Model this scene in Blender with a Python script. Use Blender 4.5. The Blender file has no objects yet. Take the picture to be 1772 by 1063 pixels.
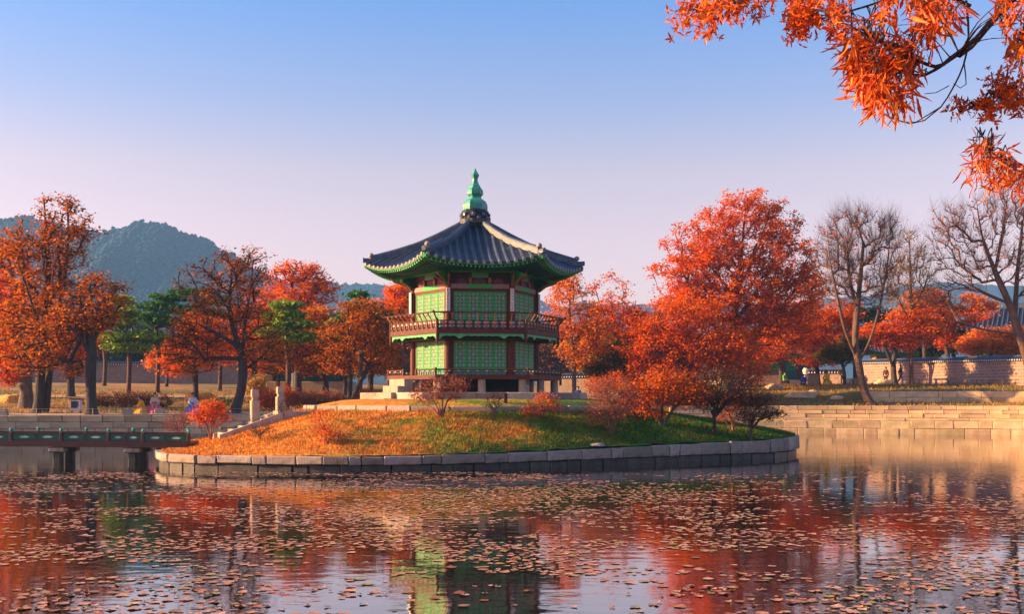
import bpy, bmesh, math, random
import numpy as np
from mathutils import Vector, Matrix

# ------------------------------------------------------------------ camera, sky, sun, exposure
FPX, YH, HC = 1900.0, 690.0, 2.5           # focal length in photo pixels, horizon row, eye height over the water
scene = bpy.context.scene
COL = scene.collection
cam_d = bpy.data.cameras.new('camera')
cam = bpy.data.objects.new('camera', cam_d)
COL.objects.link(cam)
cam.location = (0, 0, HC)
cam.rotation_euler = (math.radians(90), 0, 0)
cam_d.sensor_width = 36.0
cam_d.lens = 36.0 * FPX / 1772.0
cam_d.shift_y = (YH - 531.5) / 1772.0
cam_d.clip_end = 8000
scene.camera = cam

SUN_AZ, SUN_EL = -87.0, 17.0              # azimuth measured from the camera side (-Y) towards +X
az, el = math.radians(SUN_AZ), math.radians(SUN_EL)
sun_vec = Vector((math.sin(az) * math.cos(el), -math.cos(az) * math.cos(el), math.sin(el)))
world = bpy.data.worlds.new('World')
scene.world = world
world.use_nodes = True
wn, wl = world.node_tree.nodes, world.node_tree.links
wn.clear()
w_out = wn.new('ShaderNodeOutputWorld')
w_bg = wn.new('ShaderNodeBackground')
sky = wn.new('ShaderNodeTexSky')
sky.sky_type = 'NISHITA'
sky.sun_disc = False
sky.sun_elevation = el
sky.sun_rotation = math.atan2(sun_vec.x, sun_vec.y)
sky.air_density = 1.0
sky.dust_density = 1.2
sky.ozone_density = 3.0
w_tc = wn.new('ShaderNodeTexCoord')
w_sep = wn.new('ShaderNodeSeparateXYZ')
w_ramp = wn.new('ShaderNodeValToRGB')
w_mul = wn.new('ShaderNodeMixRGB')
w_mul.blend_type = 'MULTIPLY'
w_mul.inputs[0].default_value = 1.0
e = w_ramp.color_ramp.elements
e[0].position = 0.0; e[0].color = (1.0, 0.46, 0.36, 1)
e[1].position = 0.34; e[1].color = (0.36, 0.425, 0.55, 1)
for p_, c_ in ((0.14, (1.0, 0.47, 0.39)), (0.20, (0.92, 0.475, 0.39)), (0.26, (0.62, 0.445, 0.46))):
    k_ = e.new(p_); k_.color = (*c_, 1)
wl.new(w_tc.outputs['Generated'], w_sep.inputs[0])
wl.new(w_sep.outputs[2], w_ramp.inputs[0])
wl.new(sky.outputs[0], w_mul.inputs[1])
wl.new(w_ramp.outputs[0], w_mul.inputs[2])
wl.new(w_mul.outputs[0], w_bg.inputs[0])
wl.new(w_bg.outputs[0], w_out.inputs[0])
w_bg.inputs[1].default_value = 0.15

sun_d = bpy.data.lights.new('sun', 'SUN')
sun = bpy.data.objects.new('sun', sun_d)
COL.objects.link(sun)
sun_d.energy = 5.0
sun_d.angle = math.radians(0.5)
sun_d.color = (1.0, 0.60, 0.25)
sun.rotation_euler = sun_vec.to_track_quat('Z', 'Y').to_euler()
sun.location = (-60, 60, 60)

vs = scene.view_settings
vs.view_transform = 'Standard'
vs.look = 'None'
vs.gamma = 1.0
vs.use_curve_mapping = False
vs.exposure = 1.8
scene.render.engine = 'CYCLES'
cy = scene.cycles
cy.use_denoising = True
cy.max_bounces = 8
cy.diffuse_bounces = 3
cy.glossy_bounces = 3
cy.transmission_bounces = 4
cy.transparent_max_bounces = 6
cy.volume_bounces = 1
cy.use_adaptive_sampling = True
cy.adaptive_threshold = 0.015
cy.caustics_reflective = False
cy.caustics_refractive = False

# ------------------------------------------------------------------ helpers
R = random.Random(7)
PI = math.pi

def at(x, y, d):
    """photo pixel (1772 wide) at depth d -> world point"""
    return Vector(((x - 886.0) * d / FPX, d, HC - (y - YH) * d / FPX))

def px_x(x, d):
    return (x - 886.0) * d / FPX

def zy(y, d):
    return HC - (y - YH) * d / FPX

def tag(o, label=None, cat=None, group=None, kind=None):
    if label: o['label'] = label
    if cat: o['category'] = cat
    if group: o['group'] = group
    if kind: o['kind'] = kind
    return o

def empty(name, loc=(0, 0, 0), rz=0.0, label=None, cat=None, group=None):
    o = bpy.data.objects.new(name, None)
    o.empty_display_size = 0.2
    COL.objects.link(o)
    o.location = loc
    o.rotation_euler = (0, 0, rz)
    return tag(o, label, cat, group)

def add(name, mesh, parent=None, loc=(0, 0, 0), rz=0.0):
    o = bpy.data.objects.new(name, mesh)
    COL.objects.link(o)
    o.location = loc
    o.rotation_euler = (0, 0, rz)
    if parent is not None: o.parent = parent
    return o

class MB:
    """collects faces, builds one mesh"""
    def __init__(s):
        s.v, s.f, s.n = [], [], 0
    def raw(s, verts, faces):
        b = len(s.v)
        s.v.extend([tuple(p) for p in verts])
        s.f.extend([tuple(i + b for i in f) for f in faces])
        return s
    def box(s, x0, x1, y0, y1, z0, z1):
        v = [(x, y, z) for z in (z0, z1) for y in (y0, y1) for x in (x0, x1)]
        return s.raw(v, [(0, 2, 3, 1), (4, 5, 7, 6), (0, 1, 5, 4), (2, 6, 7, 3), (0, 4, 6, 2), (1, 3, 7, 5)])
    def cbox(s, x0, x1, y0, y1, z0, z1, c=0.02, jit=0.0, rng=None):
        """chamfered box, 24 vertices, optionally uneven"""
        cx, cy_, cz = (x0 + x1) / 2, (y0 + y1) / 2, (z0 + z1) / 2
        hx, hy, hz = (x1 - x0) / 2, (y1 - y0) / 2, (z1 - z0) / 2
        c = min(c, hx * .45, hy * .45, hz * .45)
        idx, v = {}, []
        for sx in (-1, 1):
            for sy in (-1, 1):
                for sz in (-1, 1):
                    j = (0, 0, 0)
                    if jit and rng: j = (rng.uniform(-jit, jit), rng.uniform(-jit, jit), rng.uniform(-jit, jit))
                    for a in range(3):
                        d = [hx - c, hy - c, hz - c]
                        d[a] = (hx, hy, hz)[a]
                        idx[(sx, sy, sz, a)] = len(v)
                        v.append((cx + sx * d[0] + j[0], cy_ + sy * d[1] + j[1], cz + sz * d[2] + j[2]))
        f = []
        for a in range(3):
            b, c2 = (a + 1) % 3, (a + 2) % 3
            for sa in (-1, 1):
                q = []
                for (sb, sc) in ((-1, -1), (1, -1), (1, 1), (-1, 1)):
                    sg = [0, 0, 0]; sg[a] = sa; sg[b] = sb; sg[c2] = sc
                    q.append(idx[(sg[0], sg[1], sg[2], a)])
                f.append(tuple(q) if sa > 0 else tuple(reversed(q)))
            for sb in (-1, 1):
                for sc in (-1, 1):
                    q = []
                    for (sa, ax) in ((-1, b), (1, b), (1, c2), (-1, c2)):
                        sg = [0, 0, 0]; sg[a] = sa; sg[b] = sb; sg[c2] = sc
                        q.append(idx[(sg[0], sg[1], sg[2], ax)])
                    f.append(tuple(q) if sb * sc < 0 else tuple(reversed(q)))
        for sx in (-1, 1):
            for sy in (-1, 1):
                for sz in (-1, 1):
                    q = [idx[(sx, sy, sz, a)] for a in range(3)]
                    f.append(tuple(q) if sx * sy * sz > 0 else tuple(reversed(q)))
        return s.raw(v, f)
    def tube(s, pts, rad, n=8, caps=True, squash=None):
        pts = [Vector(p) for p in pts]
        if not hasattr(rad, '__len__'): rad = [rad] * len(pts)
        rings, up = [], None
        base = len(s.v)
        for i, p in enumerate(pts):
            t = (pts[min(i + 1, len(pts) - 1)] - pts[max(i - 1, 0)])
            t = t.normalized() if t.length > 1e-9 else Vector((0, 0, 1))
            if up is None:
                up = Vector((0, 0, 1)) if abs(t.z) < .9 else Vector((1, 0, 0))
            a = t.cross(up)
            a = a.normalized() if a.length > 1e-6 else Vector((1, 0, 0))
            b = a.cross(t).normalized()
            up = b
            for k in range(n):
                g = 2 * PI * k / n
                s.v.append(tuple(p + (a * math.cos(g) + b * math.sin(g)) * rad[i]))
        m = len(pts)
        for i in range(m - 1):
            for k in range(n):
                k2 = (k + 1) % n
                s.f.append((base + i * n + k, base + i * n + k2, base + (i + 1) * n + k2, base + (i + 1) * n + k))
        if caps:
            s.f.append(tuple(base + k for k in reversed(range(n))))
            s.f.append(tuple(base + (m - 1) * n + k for k in range(n)))
        return s
    def lathe(s, prof, n=16, c=(0, 0, 0), rot=0.0):
        """prof = [(radius, z)...] bottom to top"""
        base = len(s.v)
        for (r, z) in prof:
            for k in range(n):
                g = 2 * PI * k / n + rot
                s.v.append((c[0] + r * math.cos(g), c[1] + r * math.sin(g), c[2] + z))
        for i in range(len(prof) - 1):
            for k in range(n):
                k2 = (k + 1) % n
                s.f.append((base + i * n + k, base + i * n + k2, base + (i + 1) * n + k2, base + (i + 1) * n + k))
        s.f.append(tuple(base + k for k in reversed(range(n))))
        s.f.append(tuple(base + (len(prof) - 1) * n + k for k in range(n)))
        return s
    def prism(s, poly, fn, t0, t1):
        """extrude 2-D polygon; fn(u, v, t) -> point"""
        n = len(poly)
        v = [fn(u, w, t0) for u, w in poly] + [fn(u, w, t1) for u, w in poly]
        f = [tuple(reversed(range(n))), tuple(range(n, 2 * n))]
        f += [(i, (i + 1) % n, n + (i + 1) % n, n + i) for i in range(n)]
        return s.raw(v, f)
    def grid(s, fn, nu, nv):
        base = len(s.v)
        for i in range(nu + 1):
            for j in range(nv + 1):
                s.v.append(tuple(fn(i / nu, j / nv)))
        w = nv + 1
        for i in range(nu):
            for j in range(nv):
                a = base + i * w + j
                s.f.append((a, a + w, a + w + 1, a + 1))
        return s
    def mesh(s, name, mat, smooth=False):
        me = bpy.data.meshes.new(name)
        me.from_pydata(s.v, [], s.f)
        if mat is not None: me.materials.append(mat)
        if smooth:
            me.polygons.foreach_set('use_smooth', [True] * len(me.polygons))
        me.update()
        return me
    def build(s, name, mat, parent=None, loc=(0, 0, 0), rz=0.0, smooth=False):
        return add(name, s.mesh(name, mat, smooth), parent, loc, rz)

def np_mesh(name, verts, faces, mat, smooth=False):
    """verts Nx3, faces MxK (K fixed)"""
    verts = np.asarray(verts, dtype=np.float32); faces = np.asarray(faces, dtype=np.int32)
    me = bpy.data.meshes.new(name)
    me.vertices.add(len(verts))
    me.vertices.foreach_set('co', verts.ravel())
    m, k = faces.shape
    me.loops.add(m * k)
    me.loops.foreach_set('vertex_index', faces.ravel())
    me.polygons.add(m)
    me.polygons.foreach_set('loop_start', np.arange(0, m * k, k, dtype=np.int32))
    me.polygons.foreach_set('loop_total', np.full(m, k, dtype=np.int32))
    if smooth: me.polygons.foreach_set('use_smooth', np.ones(m, dtype=bool))
    me.materials.append(mat)
    me.update(calc_edges=True)
    me.validate()
    return me

def copy_tree(o, parent=None):
    c = o.copy(); COL.objects.link(c)
    if parent is not None: c.parent = parent
    for ch in list(o.children): copy_tree(ch, c)
    return c

# ------------------------------------------------------------------ materials
def mat(name, c1, c2=None, scale=3.0, rough=0.75, bump=0.0, bscale=None, rand=0.0, spec=0.3, metal=0.0,
        c3=None, scale3=0.6, w3=0.5, coord='Object', stretch=None):
    m = bpy.data.materials.new(name)
    m.use_nodes = True
    nt = m.node_tree; N, L = nt.nodes, nt.links
    b = N['Principled BSDF']
    b.inputs['Roughness'].default_value = rough
    b.inputs['Specular IOR Level'].default_value = spec
    b.inputs['Metallic'].default_value = metal
    tc = N.new('ShaderNodeTexCoord')
    src = tc.outputs[coord]
    if stretch:
        mp = N.new('ShaderNodeMapping'); mp.inputs['Scale'].default_value = stretch
        L.new(src, mp.inputs[0]); src = mp.outputs[0]
    c2 = c2 or tuple(x * .72 for x in c1)
    nz = N.new('ShaderNodeTexNoise'); nz.inputs['Scale'].default_value = scale
    nz.inputs['Detail'].default_value = 6; nz.inputs['Roughness'].default_value = .62
    L.new(src, nz.inputs['Vector'])
    rp = N.new('ShaderNodeValToRGB')
    rp.color_ramp.elements[0].position = .34; rp.color_ramp.elements[0].color = (*c2, 1)
    rp.color_ramp.elements[1].position = .66; rp.color_ramp.elements[1].color = (*c1, 1)
    L.new(nz.outputs[0], rp.inputs[0])
    col = rp.outputs[0]
    if c3:
        n3 = N.new('ShaderNodeTexNoise'); n3.inputs['Scale'].default_value = scale3; n3.inputs['Detail'].default_value = 4
        L.new(src, n3.inputs['Vector'])
        r3 = N.new('ShaderNodeValToRGB')
        r3.color_ramp.elements[0].position = w3 - .08; r3.color_ramp.elements[0].color = (0, 0, 0, 1)
        r3.color_ramp.elements[1].position = w3 + .08; r3.color_ramp.elements[1].color = (1, 1, 1, 1)
        L.new(n3.outputs[0], r3.inputs[0])
        mx = N.new('ShaderNodeMixRGB'); L.new(r3.outputs[0], mx.inputs[0]); L.new(col, mx.inputs[1])
        mx.inputs[2].default_value = (*c3, 1); col = mx.outputs[0]
    if rand:
        oi = N.new('ShaderNodeObjectInfo')
        mr = N.new('ShaderNodeMapRange'); mr.inputs[3].default_value = 1 - rand; mr.inputs[4].default_value = 1 + rand
        L.new(oi.outputs['Random'], mr.inputs[0])
        hs = N.new('ShaderNodeHueSaturation'); L.new(mr.outputs[0], hs.inputs['Value'])
        mr2 = N.new('ShaderNodeMapRange'); mr2.inputs[3].default_value = .5 - rand * .05; mr2.inputs[4].default_value = .5 + rand * .05
        ml = N.new('ShaderNodeMath'); ml.operation = 'MULTIPLY'; ml.inputs[1].default_value = 7.31
        fr = N.new('ShaderNodeMath'); fr.operation = 'FRACT'
        L.new(oi.outputs['Random'], ml.inputs[0]); L.new(ml.outputs[0], fr.inputs[0]); L.new(fr.outputs[0], mr2.inputs[0])
        L.new(mr2.outputs[0], hs.inputs['Hue'])
        L.new(col, hs.inputs['Color']); col = hs.outputs[0]
    L.new(col, b.inputs['Base Color'])
    if bump:
        bz = N.new('ShaderNodeTexNoise'); bz.inputs['Scale'].default_value = bscale or scale * 4; bz.inputs['Detail'].default_value = 6
        L.new(src, bz.inputs['Vector'])
        bp = N.new('ShaderNodeBump'); bp.inputs['Strength'].default_value = bump; bp.inputs['Distance'].default_value = .05
        L.new(bz.outputs[0], bp.inputs['Height']); L.new(bp.outputs[0], b.inputs['Normal'])
    return m

def leaf_mat(name, cols, trans=0.5, rough=0.7, spec=.08):
    """cols: list of colours spread at random over the single leaves"""
    m = bpy.data.materials.new(name)
    m.use_nodes = True
    nt = m.node_tree; N, L = nt.nodes, nt.links
    b = N['Principled BSDF']; out = N['Material Output']
    b.inputs['Roughness'].default_value = rough
    b.inputs['Specular IOR Level'].default_value = spec
    g = N.new('ShaderNodeNewGeometry')
    rp = N.new('ShaderNodeValToRGB')
    el_ = rp.color_ramp.elements
    while len(el_) < len(cols): el_.new(.5)
    for i, c in enumerate(cols):
        el_[i].position = i / max(1, len(cols) - 1)
        el_[i].color = (*c, 1)
    L.new(g.outputs['Random Per Island'], rp.inputs[0])
    L.new(rp.outputs[0], b.inputs['Base Color'])
    t = N.new('ShaderNodeBsdfTranslucent'); L.new(rp.outputs[0], t.inputs[0])
    mx = N.new('ShaderNodeMixShader'); mx.inputs[0].default_value = trans
    L.new(b.outputs[0], mx.inputs[1]); L.new(t.outputs[0], mx.inputs[2]); L.new(mx.outputs[0], out.inputs[0])
    return m

MT = {}
MT['bark'] = mat('bark', (.075, .055, .05), (.03, .024, .026), 7, .9, .8, 26, stretch=(1, 1, .25))
MT['bark_light'] = mat('bark_light', (.17, .12, .09), (.07, .05, .045), 7, .9, .8, 26, stretch=(1, 1, .25))
MT['bark_bare'] = mat('bark_bare', (.17, .09, .062), (.075, .042, .033), 7, .9, .7, 24, stretch=(1, 1, .3))
MT['twig'] = mat('twig', (.15, .07, .05), (.07, .04, .03), 5, .9)
MT['twig_pink'] = mat('twig_pink', (.30, .12, .085), (.16, .06, .05), 5, .9)
MT['bark_pine'] = mat('bark_pine', (.13, .06, .04), (.05, .03, .028), 7, .9, .7, 20, stretch=(1, 1, .3))
MT['L_orange'] = leaf_mat('leaves_orange', [(.46, .055, .0005), (.84, .155, .0005), (.93, .245, .001), (.68, .10, .0005), (.88, .19, .001), (.50, .12, .002)])
MT['L_red'] = leaf_mat('leaves_red', [(.42, .048, .0005), (.76, .115, .0005), (.86, .19, .001), (.56, .075, .0005)])
MT['L_rust'] = leaf_mat('leaves_rust', [(.17, .045, .002), (.60, .145, .0005), (.80, .23, .001), (.30, .17, .006), (.44, .085, .0005), (.74, .185, .0005), (.32, .06, .001)])
MT['L_amber'] = leaf_mat('leaves_amber', [(.62, .13, .014), (.80, .24, .02), (.85, .32, .03), (.70, .16, .016)])
MT['L_yellow'] = leaf_mat('leaves_yellow', [(.45, .22, .03), (.62, .36, .04), (.50, .30, .05), (.36, .24, .05)])
MT['L_olive'] = leaf_mat('leaves_olive', [(.10, .09, .02), (.20, .15, .03), (.30, .16, .03), (.14, .13, .03)])
MT['L_pine'] = leaf_mat('pine_needles', [(.018, .085, .022), (.06, .19, .02), (.04, .14, .03), (.12, .26, .025)], trans=.2)
MT['L_pinelight'] = leaf_mat('pine_needles_pale', [(.09, .20, .02), (.20, .34, .03), (.30, .38, .04), (.14, .27, .03)], trans=.25)
MT['L_dark'] = leaf_mat('evergreen_dark', [(.010, .022, .014), (.022, .045, .022), (.03, .05, .02)], trans=.1)
MT['L_umber'] = leaf_mat('leaves_umber', [(.10, .04, .022), (.17, .065, .032), (.24, .08, .03), (.13, .05, .028)], trans=.25)
MT['L_pink'] = leaf_mat('leaves_rose_brown', [(.30, .09, .05), (.42, .13, .07), (.36, .10, .05), (.50, .13, .05)], trans=.3)
MT['L_near'] = leaf_mat('leaves_near', [(.30, .03, .008), (.66, .085, .008), (.86, .17, .01), (.48, .05, .008), (.80, .13, .01), (.90, .30, .03), (.74, .11, .008), (.26, .06, .015)], trans=.45, rough=.45, spec=.4)
MT['stone'] = mat('stone', (.44, .34, .28), (.26, .20, .17), 2.5, .85, .35, 14, rand=.34, c3=(.15, .12, .09), scale3=1.3, w3=.57)
MT['stone_gold'] = mat('stone_gold', (.64, .46, .27), (.46, .31, .16), 2.0, .85, .3, 12, rand=.26, c3=(.28, .17, .10), scale3=.9, w3=.66)
MT['stone_wet_shaded'] = mat('stone_wet_shaded', (.10, .075, .062), (.035, .03, .028), 2.5, .55, .35, 14, rand=.25, c3=(.05, .05, .04), scale3=1.5, w3=.52)  # wet stone, with the shade of the recessed course added to its tone
MT['stone_pale'] = mat('stone_pale', (.42, .34, .26), (.29, .23, .17), 3.5, .85, .25, 18, rand=.08)
MT['mortar'] = mat('mortar', (.12, .10, .085), (.06, .05, .045), 3, .95, .4, 10)
MT['rock'] = mat('rock', (.33, .29, .27), (.16, .14, .14), 2.2, .85, .6, 9)
MT['red_wood'] = mat('red_wood', (.115, .018, .012), (.06, .010, .008), 5, .6, .15, 30)
MT['red_dark'] = mat('red_dark', (.055, .012, .010), (.028, .008, .008), 5, .6, .15, 30)
MT['green'] = mat('green_paint', (.045, .42, .10), (.025, .30, .075), 4, .55, .1, 30)
MT['green_pale'] = mat('green_pale', (.10, .42, .17), (.05, .28, .11), 4, .55)
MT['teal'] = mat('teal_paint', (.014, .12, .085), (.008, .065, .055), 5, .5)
MT['pane'] = mat('pane_green', (.016, .21, .09), (.008, .13, .065), 6, .6)
MT['lattice'] = mat('lattice_pale', (.48, .60, .40), (.26, .44, .28), 9, .65)
MT['blue_board'] = mat('blue_board', (.10, .24, .40), (.06, .22, .26), 5, .6)
MT['pinkgrey'] = mat('pink_grey_panel', (.36, .25, .23), (.24, .17, .17), 6, .7)
MT['tan'] = mat('tan_paint', (.34, .13, .055), (.22, .075, .035), 5, .6)
MT['purple'] = mat('purple_panel', (.17, .055, .12), (.10, .035, .08), 5, .7)
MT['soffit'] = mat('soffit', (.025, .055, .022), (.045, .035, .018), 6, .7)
MT['dark'] = mat('dark_recess', (.02, .016, .015), (.012, .010, .010), 4, .9)
MT['tile'] = mat('roof_tile', (.010, .018, .036), (.005, .009, .020), 5, .42, .25, 30, spec=.5, c3=(.07, .08, .10), scale3=2.5, w3=.68)
MT['tile_row'] = mat('roof_tile_row', (.062, .085, .14), (.026, .040, .075), 6, .36, .25, 30, rand=.16, spec=.6, c3=(.10, .11, .13), scale3=3.0, w3=.64)  # paler than the slope tiles: reflected sheen put into the colour
MT['tile_end'] = mat('tile_end', (.40, .34, .30), (.24, .21, .20), 8, .8)
MT['finial'] = mat('finial_green', (.05, .33, .22), (.025, .20, .16), 5, .4, .1, 20, spec=.5)
MT['plaque'] = mat('plaque_white', (.74, .72, .70), (.64, .61, .60), 5, .6)
MT['ink'] = mat('ink', (.03, .03, .035), None, 5, .7)
MT['plaster'] = mat('plaster', (.27, .19, .15), (.19, .135, .11), 1.5, .9, .2, 8)  # darkened for the shade that the garden wall stands in
MT['skin'] = mat('skin', (.55, .32, .22), (.50, .28, .19), 8, .5)
MT['hair'] = mat('hair', (.014, .010, .009), None, 9, .4)

# ------------------------------------------------------------------ setting: pond, ground, island, hills
def catmull(pts, n=14):
    out, m = [], len(pts)
    for i in range(m):
        p0, p1, p2, p3 = (np.array(pts[(i + k - 1) % m], float) for k in range(4))
        for j in range(n):
            t = j / n
            out.append(.5 * ((2 * p1) + (-p0 + p2) * t + (2 * p0 - 5 * p1 + 4 * p2 - p3) * t * t + (-p0 + 3 * p1 - 3 * p2 + p3) * t ** 3))
    return np.array(out)

def polar(outline, c):
    th = np.arctan2(outline[:, 1] - c[1], outline[:, 0] - c[0])
    r = np.hypot(outline[:, 0] - c[0], outline[:, 1] - c[1])
    o = np.argsort(th); th, r = th[o], r[o]
    th = np.concatenate([th - 2 * PI, th, th + 2 * PI]); r = np.concatenate([r, r, r])
    return lambda a: np.interp(a, th, r)

PC = (0.0, 45.0)
POND = catmull([(15, 79), (25, 78), (36, 75), (44, 68), (47, 50), (44, 30), (34, 10), (14, 5.2), (0, 5), (-14, 5.2), (-34, 10), (-46, 28),
                (-50, 46), (-44, 58), (-34, 62), (-24, 64), (-14, 66), (-6, 71), (5, 77)])
pond_r = polar(POND, PC)

def sm(a, b, x):
    t = np.clip((np.asarray(x, float) - a) / (b - a), 0, 1)
    return t * t * (3 - 2 * t)

def ground_z(X, Y):
    X, Y = np.asarray(X, float), np.asarray(Y, float)
    th = np.arctan2(Y - PC[1], X - PC[0]); r = np.hypot(X - PC[0], Y - PC[1])
    o = r - pond_r(th)
    deg = np.degrees(th)
    wr = sm(84, 70, deg) * sm(-25, -8, deg)
    near = sm(-20, -40, deg) * sm(-165, -145, deg)
    w3 = sm(24.0, 27.0, X)
    zr_s = np.interp(o, [0, 1.8, 1.84, 2.6, 5, 9, 13, 24, 70, 400], [.88, .92, 1.95, 1.98, 2.45, 3.2, 3.55, 3.7, 4.2, 5])
    zr_w = np.interp(o, [0, 1.8, 1.84, 2.6, 6.4, 6.44, 9, 13, 24, 70, 400], [.88, .92, 1.95, 1.98, 2.22, 3.0, 3.25, 3.6, 3.75, 4.2, 5])
    zr = zr_s * (1 - w3) + zr_w * w3
    zl = np.interp(o, [0, 8, 20, 66, 400], [1.5, 1.75, 2.35, 4.4, 5.2])
    zn = np.interp(o, [0, 20, 60], [.9, .9, 1.5])
    z = zl * (1 - wr) + zr * wr
    return z * (1 - near) + zn * near

def gz(X, Y): return float(ground_z(X, Y))

# ground sheet, radial strips from the pond edge to the horizon
offs = [0, .25, .6, 1.2, 1.8, 1.84, 2.6, 3.6, 5, 6.4, 6.44, 7.5, 9, 11, 13, 16, 20, 26, 34, 44, 58, 80, 120, 200, 400, 800, 1500]
NT = 360
gv, gf = [], []
rngn = np.random.default_rng(3)
for j in range(NT):
    a = -PI + 2 * PI * j / NT
    r0 = float(pond_r(a))
    for k, o in enumerate(offs):
        x, y = PC[0] + (r0 + o) * math.cos(a), PC[1] + (r0 + o) * math.sin(a)
        z = gz(x, y)
        if o > 2.7 and o < 200 and o not in (6.4, 6.44): z += rngn.normal() * .035
        gv.append((x, y, z))
W = len(offs)
for j in range(NT):
    j2 = (j + 1) % NT
    for k in range(W - 1):
        gf.append((j * W + k, j * W + k + 1, j2 * W + k + 1, j2 * W + k))
m_ground = mat('dry_lawn', (.42, .21, .045), (.22, .105, .03), .9, .95, .6, 6, c3=(.12, .10, .025), scale3=.16, w3=.52)
g_ob = add('ground', np_mesh('ground', gv, gf, m_ground, True))
tag(g_ob, kind='structure')

# water
m_water = bpy.data.materials.new('pond_water'); m_water.use_nodes = True
N, L = m_water.node_tree.nodes, m_water.node_tree.links
b = N['Principled BSDF']; out = N['Material Output']
b.inputs['Base Color'].default_value = (.012, .011, .009, 1)
b.inputs['Roughness'].default_value = .5
b.inputs['Specular IOR Level'].default_value = 0.0
gl = N.new('ShaderNodeBsdfGlossy'); gl.inputs['Roughness'].default_value = .035; gl.inputs['Color'].default_value = (.97, .95, .95, 1)
fr = N.new('ShaderNodeFresnel'); fr.inputs['IOR'].default_value = 1.75
mx = N.new('ShaderNodeMixShader')
tc = N.new('ShaderNodeTexCoord')
mp = N.new('ShaderNodeMapping'); mp.inputs['Scale'].default_value = (.55, 1.0, 1)
n1 = N.new('ShaderNodeTexNoise'); n1.inputs['Scale'].default_value = 2.6; n1.inputs['Detail'].default_value = 3
n2 = N.new('ShaderNodeTexNoise'); n2.inputs['Scale'].default_value = .35; n2.inputs['Detail'].default_value = 2
bp = N.new('ShaderNodeBump'); bp.inputs['Strength'].default_value = .065; bp.inputs['Distance'].default_value = .15
mlt = N.new('ShaderNodeMath'); mlt.operation = 'MULTIPLY'
L.new(tc.outputs['Object'], mp.inputs[0]); L.new(mp.outputs[0], n1.inputs['Vector']); L.new(mp.outputs[0], n2.inputs['Vector'])
L.new(n1.outputs[0], mlt.inputs[0]); L.new(n2.outputs[0], mlt.inputs[1])
L.new(mlt.outputs[0], bp.inputs['Height']); L.new(bp.outputs[0], gl.inputs['Normal']); L.new(bp.outputs[0], fr.inputs['Normal'])
pw = N.new('ShaderNodeMath'); pw.operation = 'POWER'; pw.inputs[1].default_value = .55
L.new(fr.outputs[0], pw.inputs[0]); L.new(pw.outputs[0], mx.inputs[0]); L.new(b.outputs[0], mx.inputs[1]); L.new(gl.outputs[0], mx.inputs[2]); L.new(mx.outputs[0], out.inputs[0])
wv = [(PC[0] + (float(pond_r(-PI + 2 * PI * j / 120)) + .6) * math.cos(-PI + 2 * PI * j / 120),
       PC[1] + (float(pond_r(-PI + 2 * PI * j / 120)) + .6) * math.sin(-PI + 2 * PI * j / 120), 0.0) for j in range(120)]
wm = bpy.data.meshes.new('water'); wm.from_pydata(wv, [], [tuple(range(120))]); wm.materials.append(m_water)
tag(add('water', wm), kind='structure')

# island
IC = (-1.68, 50.0)
ISL = catmull([(-12.85, 39.9), (-11.6, 38.25), (-9.56, 37.5), (-5.5, 36.9), (-1.7, 37.7), (2.41, 40.2), (7.10, 43.3), (11.35, 46.2),
               (13.2, 52), (10, 59), (2, 63.5), (-7, 62.5), (-13.5, 57), (-15.2, 50), (-14.3, 44.5)])
isl_r = polar(ISL, IC)
def kerb_z(X): return np.interp(X, [-13, -5, 1, 7, 12], [.53, .54, .59, .70, .82])
RING = 7.55
def mound_z(X, Y):
    X, Y = np.asarray(X, float), np.asarray(Y, float)
    r = np.hypot(X - IC[0], Y - IC[1]); ro = isl_r(np.arctan2(Y - IC[1], X - IC[0]))
    k = kerb_z(X) - .03
    s = np.clip((ro - r) / (ro - RING), 0, 1)
    z = k + (2.03 - k) * (s ** np.interp(X, [-12.5, -7.5], [1.6, .85]))
    z = z + np.sin(X * 1.7 + Y * .6) * .03 * np.sin(s * PI) + np.sin(X * .8 - Y * 1.9) * .035 * np.sin(s * PI)
    inner = np.interp(r, [5.0, 6.0, RING - .12, RING], [2.48, 2.42, 2.16, 2.03])
    return np.where(r < RING, inner, z)
def mz(X, Y): return float(mound_z(X, Y))

iv, jf = [], []
NT = 200; fr_ = [1.0, .985, .96, .92, .87, .82, .76, .70, .64, .58, .52]
for j in range(NT):
    a = -PI + 2 * PI * j / NT
    ro = float(isl_r(a)) - .12
    rs = [RING + (ro - RING) * q for q in (1, .97, .93, .87, .8, .72, .63, .54, .45, .36, .27, .18, .09, .0)] + [RING - .1, 6.8, 6.0, 5.0, 3.0, .2]
    for r in rs:
        x, y = IC[0] + r * math.cos(a), IC[1] + r * math.sin(a)
        iv.append((x, y, mz(x, y) + (rngn.normal() * .018 if r > RING else 0)))
W = len(rs)
for j in range(NT):
    j2 = (j + 1) % NT
    for k in range(W - 1):
        jf.append((j * W + k, j2 * W + k, j2 * W + k + 1, j * W + k + 1))

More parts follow.
